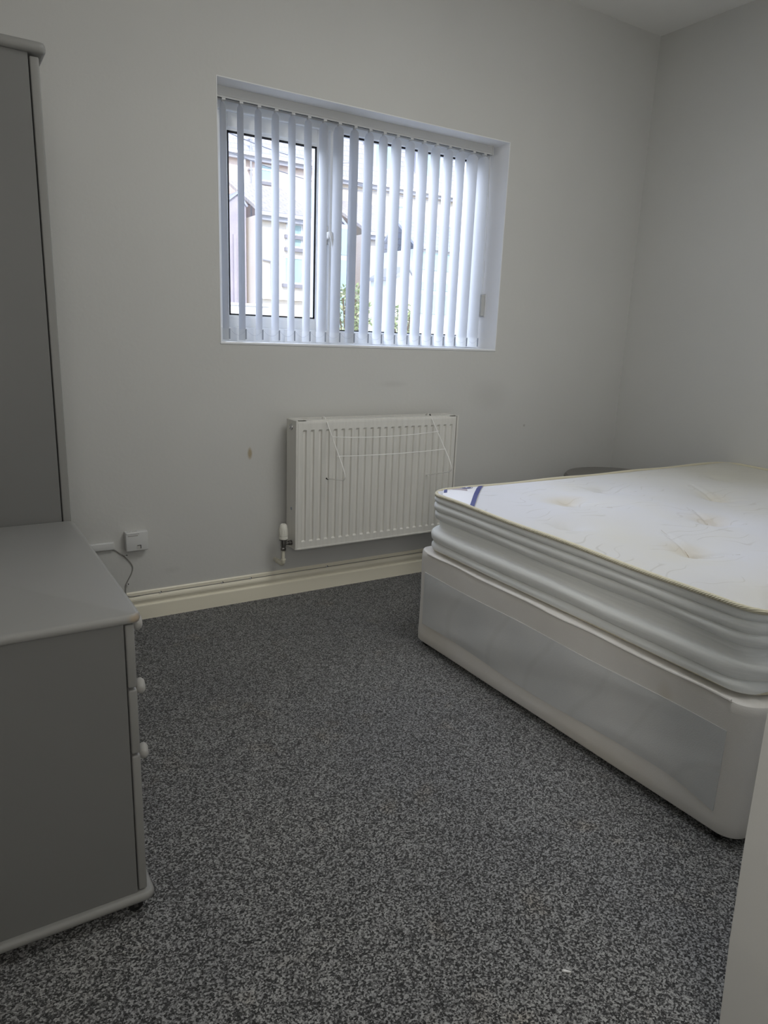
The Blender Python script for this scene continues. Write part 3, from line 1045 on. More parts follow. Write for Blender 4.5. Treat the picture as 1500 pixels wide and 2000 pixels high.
ward = thing('wardrobe', 'tall grey wardrobe with rounded cornice standing behind the low chest', 'wardrobe', (0.0, 2.5, 0.0))
WYA, WYB = 2.103, 2.880
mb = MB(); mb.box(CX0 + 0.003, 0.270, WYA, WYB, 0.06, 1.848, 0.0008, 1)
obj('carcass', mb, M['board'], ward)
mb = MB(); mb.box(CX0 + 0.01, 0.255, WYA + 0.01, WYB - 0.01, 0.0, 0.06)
obj('plinth', mb, M['board_edge'], ward)
ym = (WYA + WYB) / 2
for a_, b_2, yk in ((WYA + 0.001, ym - 0.001, ym - 0.04), (ym + 0.001, WYB - 0.001, ym + 0.04)):
    mb = MB(); mb.box(0.2735, 0.2945, a_, b_2, 0.07, 1.842, 0.003, 3)
    d = obj('door', mb, M['board_edge'], ward, smooth=True)
    knob(d, 0.2935, yk, 0.95)
obj('cornice', rounded_slab(CX0, 0.312, WYA - 0.012, WYB + 0.008, 1.848, 1.874, 0.018, 0.009), M['board_edge'], ward, smooth=True)

# ------------------------------------------------------------------ bed
BX0, BX1, BY0, BY1 = 1.576, 3.520, 0.800, 2.226
def rrect(x0, x1, y0, y1, r, nseg=10, step=0.03):
    """closed rounded rectangle, evenly sampled; returns points and outward normals"""
    P, N = [], []
    def line(a, b, nrm):
        L = math.hypot(b[0] - a[0], b[1] - a[1])
        k = max(1, int(L / step))
        for i in range(k):
            t = i / k
            P.append((a[0] + (b[0] - a[0]) * t, a[1] + (b[1] - a[1]) * t)); N.append(nrm)
    def arc(cx, cy, a0):
        for i in range(nseg):
            a = a0 + PI / 2 * i / nseg
            P.append((cx + r * math.cos(a), cy + r * math.sin(a))); N.append((math.cos(a), math.sin(a)))
    line((x0 + r, y0), (x1 - r, y0), (0, -1)); arc(x1 - r, y0 + r, -PI / 2)
    line((x1, y0 + r), (x1, y1 - r), (1, 0)); arc(x1 - r, y1 - r, 0)
    line((x1 - r, y1), (x0 + r, y1), (0, 1)); arc(x0 + r, y1 - r, PI / 2)
    line((x0, y1 - r), (x0, y0 + r), (-1, 0)); arc(x0 + r, y0 + r, PI)
    return P, N

divan = thing('divan_base', 'beige fabric divan bed base with grey side panel under the mattress', 'bed', (BX0, BY0, 0.0))
P, N = rrect(BX0, BX1, BY0, BY1, 0.06)
mb = MB()
lv = [(0.027, -0.014), (0.024, -0.004), (0.030, 0.0), (0.06, 0.001), (0.10, -0.001), (0.20, -0.002), (0.30, 0.0), (0.36, 0.001), (0.378, 0.0), (0.386, -0.004), (0.390, -0.014), (0.390, -0.04)]
rings = []
for z, o_ in lv:
    ring = []
    for i, ((x, y), (nx, ny)) in enumerate(zip(P, N)):
        w = 0.0006 * math.sin(i * 0.37 + z * 9)
        zz = z + (0.003 * math.sin(i * 0.21) if z > 0.35 else 0) + (0.0130 * (y - BY0) / 1.43 if z > 0.25 else 0)
        ring.append(mb.bm.verts.new((x + nx * (o_ + w), y + ny * (o_ + w), zz)))
    rings.append(ring)
n = len(P)
for A, B in zip(rings, rings[1:]):
    for i in range(n):
        mb.bm.faces.new((A[i], A[(i + 1) % n], B[(i + 1) % n], B[i]))
mb.bm.faces.new(rings[0][::-1]); mb.bm.faces.new(rings[-1])
obj('base_body', mb, M['divan'], divan, smooth=True)
# grey damask panel stretched over the side, lightly rucked, lower corners curving
mb = MB()
rows = []
ny_, nz_ = 80, 16
for j in range(nz_ + 1):
    row = []
    for i in range(ny_ + 1):
        y = BY0 + 0.068 + (1.292) * i / ny_
        t = i / ny_
        lo = 0.100 + 0.007 * math.sin(t * 9.0) - 0.02 * max(0, 1 - t / 0.12) ** 1.5
        hi = 0.307 + 0.010 * t + 0.002 * math.sin(t * 14)
        z = lo + (hi - lo) * j / nz_
        edge = min(min(j, nz_ - j) / 2.0, min(i, ny_ - i) / 2.0, 1.0)
        w = 0.0015 * math.sin(i * 0.37 + z * 9)
        ruck = 0.0022 * math.sin(18 * (z + 0.35 * t * t) + 3 * t) + 0.0014 * math.sin(40 * z + 11 * t)
        x = BX0 - 0.0022 - edge * (0.0016 + max(-0.0015, ruck * 0.9))
        row.append((x, y, z))
    rows.append(row)
f_ = mb.grid(rows)
b2 = mb.grid([[(BX0 + 0.004, p[1], p[2]) for p in r] for r in rows])
for j in range(nz_):
    mb.bm.faces.new((f_[j][0], b2[j][0], b2[j + 1][0], f_[j + 1][0])); mb.bm.faces.new((f_[j][-1], b2[j][-1], b2[j + 1][-1], f_[j + 1][-1]))
for i in range(ny_):
    mb.bm.faces.new((f_[0][i], b2[0][i], b2[0][i + 1], f_[0][i + 1])); mb.bm.faces.new((f_[-1][i], b2[-1][i], b2[-1][i + 1], f_[-1][i + 1]))
o_ = obj('side_panel', mb, M['divan_panel'], divan, smooth=True, angle=60)
# welt along the upper edge
mb = MB()
wp = []
for i in range(49):
    t = i / 48
    y = BY0 + 0.07 + 1.28 * t
    wp.append((BX0 - 0.001 + 0.001 * math.sin(i * 0.8), y, 0.388 + 0.0115 * t + 0.0015 * math.sin(i * 0.5)))
mb.tube(wp, 0.0042, 8)
obj('top_welt', mb, M['divan'], divan, smooth=True)
for x_, y_ in ((1.605, 2.165), (1.600, 0.862), (3.42, 2.12), (3.42, 0.86)):
    castor(divan, x_, y_, 0.0125)

# mattress
MX0, MX1, MY0, MY1 = 1.600, 3.528, 0.832, 2.200
matt = thing('mattress', 'tufted white double mattress with cream piping lying on the divan base', 'mattress', (MX0, MY0, 0.40))
def ztop(x, y):
    return 0.615 + 0.017 * (y - MY0) / (MY1 - MY0)
P, N = rrect(MX0, MX1, MY0, MY1, 0.085, 12, 0.025)
n = len(P)
# side wall: padded bands between stitched lines
bands = [(0.0, 0.000), (0.025, 0.008), (0.06, 0.0120), (0.10, 0.0105), (0.130, 0.0055), (0.145, -0.0015), (0.160, 0.006), (0.21, 0.0130), (0.28, 0.0145), (0.325, 0.012), (0.355, 0.004), (0.372, -0.008),
         (0.39, -0.0150), (0.43, -0.0185), (0.49, -0.0165), (0.525, -0.0175), (0.54, -0.0195), (0.555, -0.010), (0.59, 0.001), (0.65, 0.0055), (0.69, 0.0045), (0.708, 0.000), (0.718, -0.0045), (0.732, 0.003), (0.785, 0.0085), (0.835, 0.0065), (0.853, 0.001), (0.862, -0.0035), (0.877, 0.004), (0.92, 0.0075), (0.96, 0.004), (1.0, -0.002)]
mb = MB()
rings = []
for s, o_ in bands:
    ring = []
    for i, ((x, y), (nx, ny)) in enumerate(zip(P, N)):
        zt = ztop(x, y); zb_ = 0.400 + 0.012 * (y - MY0) / 1.37
        wv_ = 0.0022 * math.sin(i * 0.19 + 11 * s) + 0.0012 * math.sin(i * 0.47 + 4 + 17 * s)
        near = max(0, 1 - (y - MY0) / 0.45) if nx < 0.2 else 0
        oo = o_ * (1 - 0.25 * near) + wv_ * (0.5 + 1.0 * near)
        zz = zb_ + (zt - zb_) * s + 0.0022 * math.sin(i * 0.23 + 7 * s) * math.sin(PI * s)
        ring.append(mb.bm.verts.new((x + nx * oo, y + ny * oo, zz)))
    rings.append(ring)
for A, B in zip(rings, rings[1:]):
    for i in range(n):
        mb.bm.faces.new((A[i], A[(i + 1) % n], B[(i + 1) % n], B[i]))
mb.bm.faces.new(rings[0][::-1])
obj('side_border', mb, M['border'], matt, smooth=True, angle=70)
# piping
for zoff, rr, top in ((0.001, 0.0074, True), (0.006, 0.0056, False)):
    mb = MB()
    pts = []
    for i, ((x, y), (nx, ny)) in enumerate(zip(P, N)):
        z = (ztop(x, y) + zoff + 0.0016 * math.sin(i * 0.31)) if top else (0.400 + 0.012 * (y - MY0) / 1.37 + zoff)
        o_ = 0.002 if top else 0.0015
        pts.append((x + nx * o_, y + ny * o_, z))
    pts.append(pts[0])
    mb.tube(pts, rr, 8, cap=False)
    obj('piping', mb, M['piping'], matt, smooth=True, angle=80)
# quilted top with tufts and creases
TUFTS = [(1.99, 1.833), (1.894, 1.235), (2.279, 1.429), (2.66, 1.664), (2.314, 1.949), (3.06, 1.90), (2.68, 1.15), (2.29, 0.985), (3.05, 1.42), (3.10, 0.99), (1.745, 1.60)]
CREASE = [((1.894, 1.235), (1.98, 1.419)), ((1.894, 1.235), (1.978, 1.14)), ((2.279, 1.429), (2.335, 1.556)), ((2.279, 1.429), (2.347, 1.346)), ((1.99, 1.833), (2.048, 1.68)), ((2.314, 1.949), (2.395, 1.854)),
          ((2.66, 1.664), (2.738, 1.854)), ((2.66, 1.664), (2.76, 1.56))]
def top_h(x, y):
    inset = min(x - MX0, MX1 - x, y - MY0, MY1 - y)
    e = max(0.0, min(1.0, inset / 0.10))
    h = 0.010 * math.sin(e * PI / 2)
    h += 0.006 * e + e * (0.0035 * math.sin(x * 7.1 + y * 3.3) + 0.003 * math.sin(y * 9.7 - x * 4.1) + 0.0016 * math.sin(x * 19 + y * 13))
    for tx, ty in TUFTS:
        d = math.hypot(x - tx, y - ty)
        if d < 0.35:
            h -= 0.020 * math.exp(-(d / 0.05) ** 2) + 0.008 * math.exp(-(d / 0.014) ** 2) + 0.010 * math.exp(-(d / 0.14) ** 2)
    for a, b in CREASE:
        vx_, vy_ = b[0] - a[0], b[1] - a[1]
        L2 = vx_ * vx_ + vy_ * vy_
        t = ((x - a[0]) * vx_ + (y - a[1]) * vy_) / L2
        if -0.02 < t < 1:
            d = abs((x - a[0]) * vy_ - (y - a[1]) * vx_) / math.sqrt(L2)
            if d < 0.05:
                h -= 0.0095 * (1 - max(t, 0)) ** 0.7 * math.exp(-(d / 0.0075) ** 2) - 0.003 * (1 - max(t, 0)) * math.exp(-((d - 0.02) / 0.010) ** 2)
    return h
mb = MB()
gx, gy = 300, 220
r = 0.085
rows = []
for j in range(gy + 1):
    v_ = j / gy
    row = []
    for i in range(gx + 1):
        u_ = i / gx
        x = MX0 + (MX1 - MX0) * u_
        y = MY0 + (MY1 - MY0) * v_
        # pull the corners in to follow the rounded outline
        cxx = MX0 + r if x < MX0 + r else MX1 - r if x > MX1 - r else None
        cyy = MY0 + r if y < MY0 + r else MY1 - r if y > MY1 - r else None
        if cxx is not None and cyy is not None:
            a, b = (x - cxx) / r, (y - cyy) / r
            k1 = a * math.sqrt(max(0, 1 - b * b / 2)); k2 = b * math.sqrt(max(0, 1 - a * a / 2))
            x, y = cxx + k1 * r, cyy + k2 * r
        row.append((x, y, ztop(x, y) + top_h(x, y)))
    rows.append(row)
mb.grid(rows)
obj('top_panel', mb, M['ticking'], matt, smooth=True, angle=180)
for k, (tx, ty) in enumerate(TUFTS):
    mb = MB()
    zt = ztop(tx, ty) + top_h(tx, ty)
    for q in range(5):
        a = q * 1.26 + k
        mb.tube([(tx, ty, zt + 0.001), (tx + 0.007 * math.cos(a), ty + 0.005 * math.sin(a), zt + 0.006), (tx + 0.012 * math.cos(a), ty + 0.009 * math.sin(a), zt + 0.006)], 0.0012, 5)
    obj('tuft', mb, M['thread'] if k in (1, 3) else M['piping'], matt)

# dark tubes along the creases: stain and fold shade put into colour
for a, b in CREASE[:6]:
    mb = MB()
    pts, rad_ = [], []
    for k in range(13):
        t = k / 12
        x = a[0] + (b[0] - a[0]) * t; y = a[1] + (b[1] - a[1]) * t
        pts.append((x + 0.004 * math.sin(t * 3), y, ztop(x, y) + top_h(x, y) + 0.0002))
        rad_.append(0.0015 * (1 - t) + 0.0003)
    mb.tube(pts, rad_, 6)
    obj('fold_shade', mb, M['fold_shade'], matt, smooth=True)

# corner label: satin strip across the far corner, navy stripes and an oval emblem
def drape(poly_fn, nu, nv, lift):
    mb = MB()
    rows = []
    for j in range(nv + 1):
        row = []
        for i in range(nu + 1):
            x, y = poly_fn(i / nu, j / nv)
            row.append((x, y, ztop(x, y) + top_h(x, y) + lift))
        rows.append(row)
    a = mb.grid(rows)
    b = mb.grid([[(p[0], p[1], p[2] - 0.0006) for p in r_] for r_ in rows])
    for j in range(nv):
        mb.bm.faces.new((a[j][0], a[j + 1][0], b[j + 1][0], b[j][0])); mb.bm.faces.new((a[j][-1], a[j + 1][-1], b[j + 1][-1], b[j][-1]))
    for i in range(nu):
        mb.bm.faces.new((a[0][i], a[0][i + 1], b[0][i + 1], b[0][i])); mb.bm.faces.new((a[-1][i], a[-1][i + 1], b[-1][i + 1], b[-1][i]))
    return mb
def quad(p00, p10, p01, p11):
    def f(u, v):
        a = (p00[0] + (p10[0] - p00[0]) * u, p00[1] + (p10[1] - p00[1]) * u)
        b = (p01[0] + (p11[0] - p01[0]) * u, p01[1] + (p11[1] - p01[1]) * u)
        return (a[0] + (b[0] - a[0]) * v, a[1] + (b[1] - a[1]) * v)
    return f
YB = MY1 - 0.008
XA = MX0 + 0.008
lab = obj('corner_label', drape(quad((XA + 0.002, 2.120), (XA, 1.952), (1.665, YB), (1.850, YB)), 16, 16, 0.0028), M['satin'], matt, smooth=True)
obj('mauve_band', drape(quad((1.672, 2.140), (1.700, 2.085), (1.700, 2.189), (1.775, YB - 0.003)), 10, 10, 0.0036), M['satin_mauve'], lab)
obj('navy_stripe', drape(quad((XA, 1.952), (XA, 1.928), (1.848, YB), (1.872, YB)), 2, 26, 0.0040), M['navy'], lab)
obj('navy_stripe', drape(quad((1.625, 2.135), (1.634, 2.126), (1.666, 2.186), (1.676, 2.178)), 2, 6, 0.0040), M['navy'], lab)
EC = (1.746, 2.148)
EA = Vector((0.74, 0.67))     # along the strip
def oval(rx, ry, lift, name, m_, r0=0.0):
    mb = MB()
    def f(u, v):
        a = 2 * PI * u
        k = r0 + (1 - r0) * v
        q = EA * (rx * k * math.cos(a)) + Vector((-EA.y, EA.x)) * (ry * k * math.sin(a))
        return (EC[0] + q.x, EC[1] + q.y)
    return obj(name, drape(f, 36, 4, lift), m_, lab)
oval(0.036, 0.026, 0.0042, 'emblem_ring', M['satin'])
oval(0.034, 0.0245, 0.0048, 'emblem_ring', M['navy'], 0.93)
oval(0.026, 0.0175, 0.0050, 'emblem_oval', M['navy'])
mb = MB()
for k in range(7):
    t = -0.016 + k * 0.0053
    for s_ in (-1, 1):
        p = Vector(EC) + EA * t
        q = p + Vector((-EA.y, EA.x)) * (0.0035 * s_)
        z = ztop(p.x, p.y) + top_h(p.x, p.y) + 0.0068
        mb.tube([(p.x, p.y, z), (q.x + EA.x * 0.0016 * s_, q.y + EA.y * 0.0016 * s_, z)], 0.0006, 5)
obj('emblem_script', mb, M['satin'], lab)

# ------------------------------------------------------------------ dark rounded seat behind the bed, scrap on the carpet
st = thing('stool', 'dark grey rounded stool top peeking above the back edge of mattress', 'stool', (3.15, 2.56, 0.0))
mb = MB(); mb.lathe([(0.23, 0.43), (0.285, 0.435), (0.298, 0.45), (0.298, 0.50), (0.286, 0.516), (0.23, 0.524), (0.0001, 0.527)], (3.15, 2.56, 0.0), 'z', 48)
obj('seat', mb, M['stool'], st, smooth=True)
for k in range(4):
    a = PI / 4 + k * PI / 2
    mb = MB(); mb.tube([(3.15 + 0.18 * math.cos(a), 2.56 + 0.18 * math.sin(a), 0.0), (3.15 + 0.16 * math.cos(a), 2.56 + 0.16 * math.sin(a), 0.43)], 0.014, 10)
    obj('leg', mb, M['stool'], st, smooth=True)

mb = MB()
sp = [(-0.006, -0.002), (-0.001, -0.008), (0.006, -0.007), (0.009, 0.0), (0.007, 0.007), (0.0, 0.008), (-0.003, 0.016), (-0.008, 0.015), (-0.007, 0.006)]
mb.prism([(0.962 - b * 0.62 - a * 0.35, 0.765 + a * 0.62 + b * 0.5) for a, b in sp], 'z', 0.0005, 0.003)
tag(obj('paper_scrap', mb, M['paper']), 'tiny white paper scrap lying on the grey carpet near the bottom', 'paper scrap')

# ------------------------------------------------------------------ outdoors
mb = MB(); mb.box(-30, 60, 3.6, 70, -0.6, -0.2)
struct('ground_outside', mb, M['ground'])

def win_unit(parent, x0, x1, y, z0, z1, sill=True, bars=(0.35,), depth=0.10):
    """upvc window on a facade facing -Y"""
    mb = MB()
    f = 0.07
    mb.box(x0, x1, y - 0.03, y + depth, z1 - f, z1); mb.box(x0, x1, y - 0.03, y + depth, z0, z0 + f)
    mb.box(x0, x0 + f, y - 0.029, y + depth, z0, z1); mb.box(x1 - f, x1, y - 0.029, y + depth, z0, z1)
    for b in bars:
        zb = z1 - (z1 - z0) * b
        mb.box(x0, x1, y - 0.028, y + depth, zb - 0.04, zb + 0.04)
    w = obj('window', mb, M['out_white'], parent)
    mb = MB(); mb.box(x0 + 0.03, x1 - 0.03, y - 0.005, y + 0.02, z0 + 0.03, z1 - 0.03)
    obj('pane', mb, M['out_glass'], w)
    if sill:
        mb = MB(); mb.box(x0 - 0.08, x1 + 0.08, y - 0.14, y + 0.05, z0 - 0.14, z0 - 0.005)
        obj('sill', mb, M['stone_sill'], w)
    return w

def gable_roof(parent, x0, x1, y0, y1, ze, zr, m_, over=0.25, axis='x', name='roof'):
    mb = MB()
    t = 0.12
    if axis == 'x':
        ym_ = (y0 + y1) / 2
        sl = (zr - ze) / (ym_ - y0)
        poly = [(y0 - over, ze - sl * over), (ym_, zr), (y1 + over, ze - sl * over), (y1 + over, ze - sl * over + t), (ym_, zr + t * 1.3), (y0 - over, ze - sl * over + t)]
        mb.prism(poly, 'x', x0 - 0.1, x1 + 0.1)
    else:
        xm = (x0 + x1) / 2
        sl = (zr - ze) / (xm - x0)
        poly = [(x0 - over, ze - sl * over), (xm, zr), (x1 + over, ze - sl * over), (x1 + over, ze - sl * over + t), (xm, zr + t * 1.3), (x0 - over, ze - sl * over + t)]
        mb.prism(poly, 'y', y0 - 0.1, y1 + 0.1)
    return obj(name, mb, m_, parent)

def gutter(parent, x0, x1, y, z):
    mb = MB()
    mb.box(x0, x1, y - 0.14, y + 0.02, z - 0.13, z - 0.02)
    g = obj('gutter', mb, M['out_white'], parent)
    mb = MB(); mb.box(x0, x1, y - 0.02, y + 0.05, z - 0.30, z - 0.131)
    obj('fascia', mb, M['out_grey'], g)

# terrace house on the left
hA = thing('terraced_house', 'pink rendered terraced house with slate roof seen through the left pane', 'house', (13.0, 32.0, -0.2))
mb = MB(); mb.box(7.0, 16.7, 32.0, 39.0, -0.2, 8.66)
obj('wall', mb, M['pink_render'], hA)
gable_roof(hA, 7.0, 16.7, 32.0, 39.0, 8.66, 12.3, M['slate'])
gutter(hA, 6.9, 16.8, 31.75, 8.66)
win_unit(hA, 13.15, 13.75, 32.0, 7.62, 8.34, bars=(0.3,))
win_unit(hA, 15.40, 16.50, 32.0, 5.9, 7.70, bars=())
mb = MB(); mb.tube([(12.36, 31.85, 8.5), (12.36, 31.85, 2.0), (12.36, 31.85, -0.2)], 0.075, 10)
obj('downpipe', mb, M['out_white'], hA, smooth=True)
mb = MB(); mb.tube([(12.66, 31.8, 9.4), (12.66, 31.8, 5.4)], 0.045, 8)
for z in (9.2, 8.6, 8.0, 7.3, 6.6, 5.9, 5.5):
    mb.box(12.58, 12.74, 31.76, 32.0, z - 0.03, z + 0.03)
obj('vent_pipe', mb, M['out_grey'], hA, smooth=True)
# dormer with a white window
mb = MB(); mb.prism([(33.6, 9.5), (33.6, 11.3), (37.0, 11.3), (35.2, 10.4)], 'x', 15.55, 16.75)
dm = obj('dormer', mb, M['slate_blue'], hA)
win_unit(hA, 15.70, 16.65, 33.55, 9.62, 11.1, sill=False, bars=())
mb = MB(); mb.prism([(32.75, 9.55), (33.9, 10.72), (33.9, 10.84), (32.75, 9.67)], 'x', 14.30, 15.55)
obj('roof_patch', mb, M['slate_blue'], hA)

# rear wing in front of it
ex = thing('rear_extension', 'cream rendered house extension with weathered lean-to roof and two windows', 'building', (12.5, 28.0, -0.2))
mb = MB(); mb.box(11.46, 13.80, 28.0, 31.4, -0.2, 5.62)
obj('wall', mb, M['cream_render'], ex)
mb = MB(); mb.prism([(27.75, 5.60), (31.5, 7.25), (31.5, 7.37), (27.75, 5.74)], 'x', 11.42, 13.9)
obj('roof', mb, M['slate_tan'], ex)
gutter(ex, 11.42, 13.9, 27.75, 5.70)
win_unit(ex, 12.62, 13.34, 28.0, 4.98, 5.44 + 0.0, bars=())
win_unit(ex, 12.62, 13.34, 28.0, 4.50, 4.90, bars=())
win_unit(ex, 12.52, 13.40, 28.0, 3.10, 4.16, bars=())
mb = MB(); mb.box(11.46, 13.8, 27.80, 28.02, 2.45, 2.62)
obj('ledge', mb, M['out_white'], ex)
mb = MB(); mb.tube([(11.95, 27.93, 3.95), (11.95, 27.93, 2.55)], 0.04, 8); mb.tube([(11.60, 27.93, 3.95), (12.15, 27.93, 3.90)], 0.04, 8)
obj('waste_pipe', mb, M['out_grey'], ex, smooth=True)

# grey outbuilding added in the shape of a gable's shadow on the house
ob = thing('shadow_block', 'lilac grey solid shaped as a gable shadow on the pink house', 'shadow_block', (10.6, 29.0, -0.2))
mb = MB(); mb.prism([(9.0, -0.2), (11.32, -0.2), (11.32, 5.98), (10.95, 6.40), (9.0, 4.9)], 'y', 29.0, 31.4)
obj('wall', mb, M['lilac_shade'], ob)  # body of the added shadow block
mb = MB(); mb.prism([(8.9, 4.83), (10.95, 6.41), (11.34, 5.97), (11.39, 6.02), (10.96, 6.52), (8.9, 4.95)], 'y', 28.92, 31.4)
obj('roof', mb, M['slate_blue'], ob)  # top of the added shadow block
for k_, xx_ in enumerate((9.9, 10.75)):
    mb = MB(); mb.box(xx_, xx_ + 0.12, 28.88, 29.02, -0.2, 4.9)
    obj('shadow_block_strip', mb, M['lilac_shade'], ob)

# tall white bay
by = thing('glazed_bay', 'tall narrow white framed glazed bay standing right of the cream extension', 'bay window', (14.3, 26.8, -0.2))
mb = MB(); mb.box(14.05, 15.0, 26.8, 27.6, -0.2, 5.45)
obj('bay_body', mb, M['out_white'], by)
for z0, z1 in ((4.3, 5.3), (2.9, 4.1), (1.3, 2.7)):
    mb = MB(); mb.box(14.15, 14.9, 26.76, 26.82, z0, z1)
    obj('pane', mb, M['out_glass'], by)
mb = MB(); mb.box(13.15, 13.45, 26.7, 27.4, -0.2, 5.55)
wf = obj('door_frame', mb, M['out_white'], by)
mb = MB(); mb.box(13.26, 13.40, 26.66, 26.72, 3.4, 5.4)
obj('pane', mb, M['out_glass'], wf)

mb = MB(); mb.box(6.0, 9.35, 22.0, 22.3, -0.2, 1.95)
mb.box(5.95, 9.4, 21.95, 22.35, 1.95, 2.02)
tag(obj('garden_wall', mb, M['white_render']), 'low white garden wall at the bottom of the left pane', 'wall')

# second terrace house, right pane
hB = thing('terraced_house', 'cream terraced house with two dormers seen through right pane', 'house', (22.0, 34.0, -0.2))
mb = MB(); mb.box(17.6, 31.0, 34.0, 42.0, -0.2, 8.75)
obj('wall', mb, M['cream_render'], hB)
gable_roof(hB, 17.6, 31.0, 34.0, 42.0, 8.75, 13.6, M['slate'])
gutter(hB, 17.5, 31.0, 33.75, 8.75)
for x0, x1 in ((20.5, 22.2), (23.2, 25.0)):
    mb = MB(); mb.prism([(34.7, 9.5), (34.7, 11.3), (37.0, 11.5), (36.3, 11.1)], 'x', x0, x1)
    obj('dormer', mb, M['slate_blue'], hB)
    win_unit(hB, x0 + 0.1, x1 - 0.1, 34.66, 9.62, 11.15, sill=False, bars=())
mb = MB(); mb.tube([(19.0, 33.85, 8.5), (19.0, 33.85, -0.2)], 0.09, 10)
obj('downpipe', mb, M['out_white'], hB, smooth=True)
mb = MB(); mb.tube([(24.85, 33.85, 8.5), (24.85, 33.85, -0.2)], 0.09, 10)
obj('downpipe', mb, M['out_white'], hB, smooth=True)
win_unit(hB, 21.2, 22.2, 34.0, 6.4, 7.9)
win_unit(hB, 26.0, 27.0, 34.0, 6.2, 7.9)

# extension of the second house
e2 = thing('rear_extension', 'long low extension with tiled lean-to roof in front of the right house', 'building', (18.5, 29.0, -0.2))
mb = MB(); mb.box(16.95, 21.6, 29.0, 33.3, -0.2, 5.55)
obj('wall', mb, M['cream_render'], e2)
mb = MB(); mb.prism([(28.75, 5.50), (33.45, 7.50), (33.45, 7.62), (28.75, 5.64)], 'x', 16.9, 21.7)
obj('roof', mb, M['slate_tan'], e2)
gutter(e2, 16.9, 21.7, 28.75, 5.60)
win_unit(e2, 18.0, 18.6, 29.0, 4.3, 5.1, bars=())
win_unit(e2, 20.2, 20.9, 29.0, 3.6, 4.9)

# gable shadow in the right pane, built as an added grey solid
sh = thing('shadow_block', 'grey solid shaped as a gable shadow left of the white pole', 'shadow_block', (15.7, 26.2, -0.2))
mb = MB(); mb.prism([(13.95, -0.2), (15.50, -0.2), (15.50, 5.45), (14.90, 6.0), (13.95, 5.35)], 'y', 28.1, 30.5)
obj('wall', mb, M['lilac_shade'], sh)  # body of the added shadow block
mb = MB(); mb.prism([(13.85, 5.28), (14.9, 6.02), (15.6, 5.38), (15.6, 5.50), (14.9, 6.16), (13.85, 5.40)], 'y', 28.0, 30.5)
obj('roof', mb, M['slate_blue'], sh)  # top of the added shadow block
wp_ = thing('white_pole', 'slim white pole standing in the yard beside the grey gable shape', 'pole', (12.32, 22.0, -0.2))
mb = MB(); mb.tube([(12.32, 22.0, -0.2), (12.32, 22.0, 5.6)], 0.05, 10)
obj('pole_shaft', mb, M['out_white'], wp_, smooth=True)
mb = MB(); mb.ball((12.32, 22.0, 5.64), 0.075, 2)
obj('pole_cap', mb, M['out_white'], wp_, smooth=True)

# conservatory
cv = thing('conservatory', 'pale green white framed conservatory with grey roof at lower right of window', 'conservatory', (16.9, 24.0, -0.2))
mb = MB(); mb.box(16.30, 18.6, 24.0, 26.5, -0.2, 4.50)
obj('wall', mb, M['out_white'], cv)
mb = MB(); mb.prism([(23.8, 4.48), (25.3, 5.55), (26.6, 4.48), (26.6, 4.56), (25.3, 5.66), (23.8, 4.58)], 'x', 16.1, 18.8)
obj('roof', mb, M['slate_blue'], cv)
for z0, z1 in ((3.75, 4.38), (3.0, 3.3), (2.1, 2.85)):
    for x0, x1 in ((16.4, 16.85), (16.95, 17.4), (17.5, 17.95), (18.05, 18.5)):
        mb = MB(); mb.box(x0, x1, 23.96, 24.02, z0, z1)
        obj('pane', mb, M['out_glass'], cv)
mb = MB(); mb.prism([(15.45, -0.2), (16.32, -0.2), (16.32, 3.4), (16.05, 3.72), (15.45, 3.38)], 'y', 24.2, 26.0)
obj('side_porch', mb, M['out_white'], cv)
mb = MB(); mb.prism([(15.35, 3.30), (16.05, 3.72), (16.42, 3.30), (16.42, 3.40), (16.05, 3.84), (15.35, 3.42)], 'y', 24.1, 26.0)
obj('porch_roof', mb, M['out_grey'], cv)

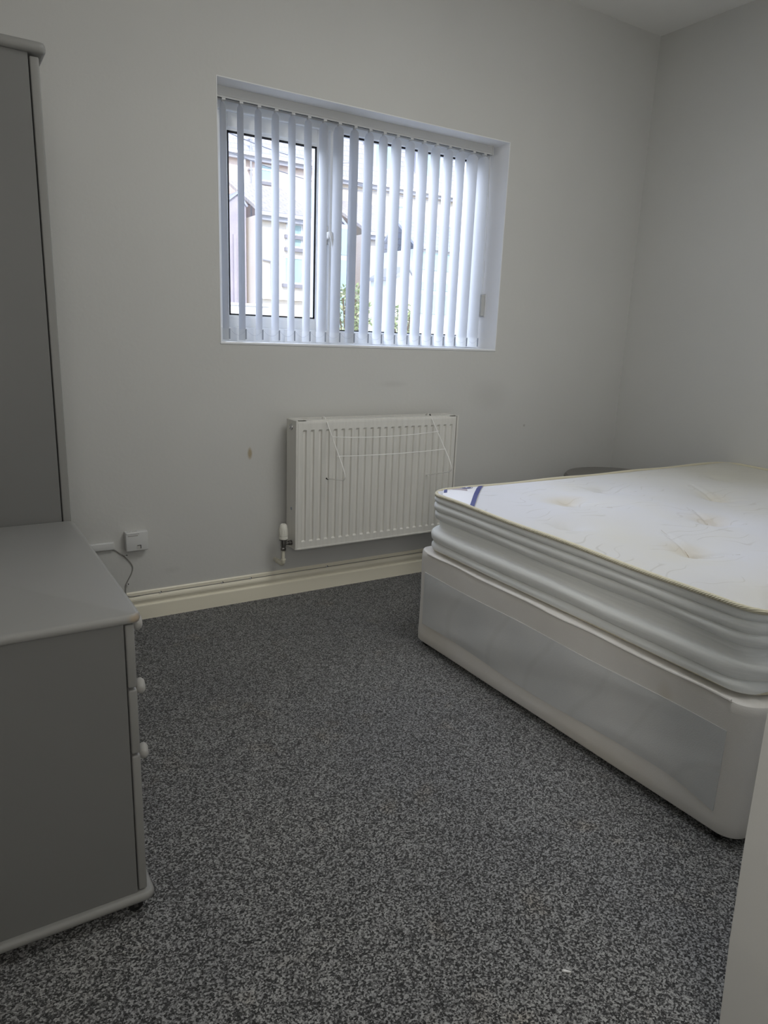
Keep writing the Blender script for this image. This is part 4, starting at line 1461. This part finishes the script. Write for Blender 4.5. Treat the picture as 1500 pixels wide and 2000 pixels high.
# bushes below the right pane
BUSH = [(8.85, 16.0, 2.35, 0.50, 'tallest leafy bush at the lower left of the right window pane'),
        (9.72, 16.9, 2.20, 0.45, 'second leafy bush from the left at the foot of the right pane'),
        (10.30, 15.7, 1.98, 0.40, 'small leafy bush just left of the conservatory in the right pane'),
        (11.10, 16.6, 1.80, 0.36, 'smallest leafy bush furthest right below the conservatory')]
for bx, by_, top, rad_, lb in BUSH:
    b_ = thing('bush', lb, 'bush', (bx, by_, -0.2), 'bushes outside the right pane')
    mb = MB()
    for k in range(5):
        a = k * 1.3
        mb.tube([(bx, by_, -0.2), (bx + 0.1 * math.cos(a), by_ + 0.1 * math.sin(a), top * 0.5), (bx + 0.25 * math.cos(a), by_ + 0.2 * math.sin(a), top - 0.3)], 0.02, 6)
    obj('stem', mb, M['stem'], b_)
    mb = MB()
    for k in range(640):
        a = random.uniform(0, 2 * PI); h = random.uniform(0.3, 1.0) ; rr = rad_ * math.sqrt(random.random()) * (1.15 - 0.55 * h)
        c = Vector((bx + rr * math.cos(a), by_ + rr * math.sin(a), -0.1 + (top + 0.1) * h + random.uniform(-0.12, 0.06)))
        E3 = Euler((random.uniform(-1.2, 1.2), random.uniform(-1.2, 1.2), random.uniform(0, 6.3))).to_matrix()
        s = random.uniform(0.045, 0.085)
        q = [c + E3 @ Vector(p) * s for p in ((-1, 0, 0), (-0.2, -0.45, 0.08), (1, 0, 0), (-0.2, 0.45, 0.08))]
        vs = [mb.bm.verts.new(p) for p in q]
        mb.bm.faces.new(vs)
    lf = obj('foliage', mb, M['leaf'], b_)
    lf['kind'] = 'stuff'

# overhead wires from the pole out of sight on the left
WIRES = [((5.6, 18.0, 6.05), (17.5, 31.7, 8.95), 'upper overhead wire sloping across the left pane in front of the roof'),
         ((5.6, 18.0, 5.60), (20.5, 33.6, 8.35), 'lower overhead wire crossing the left pane above the eaves'),
         ((8.6, 18.0, 5.35), (26.0, 33.6, 8.6), 'overhead wire strung across the upper half of right pane')]
for a, b, lb in WIRES:
    a, b = Vector(a), Vector(b)
    mb = MB()
    pts = [a.lerp(b, t / 24) - Vector((0, 0, 0.35 * (1 - (2 * t / 24 - 1) ** 2))) for t in range(25)]
    mb.tube(pts, 0.014, 6)
    tag(obj('overhead_wire', mb, M['wire_dark'], None, smooth=True), lb, 'wire', 'overhead wires outside the window')
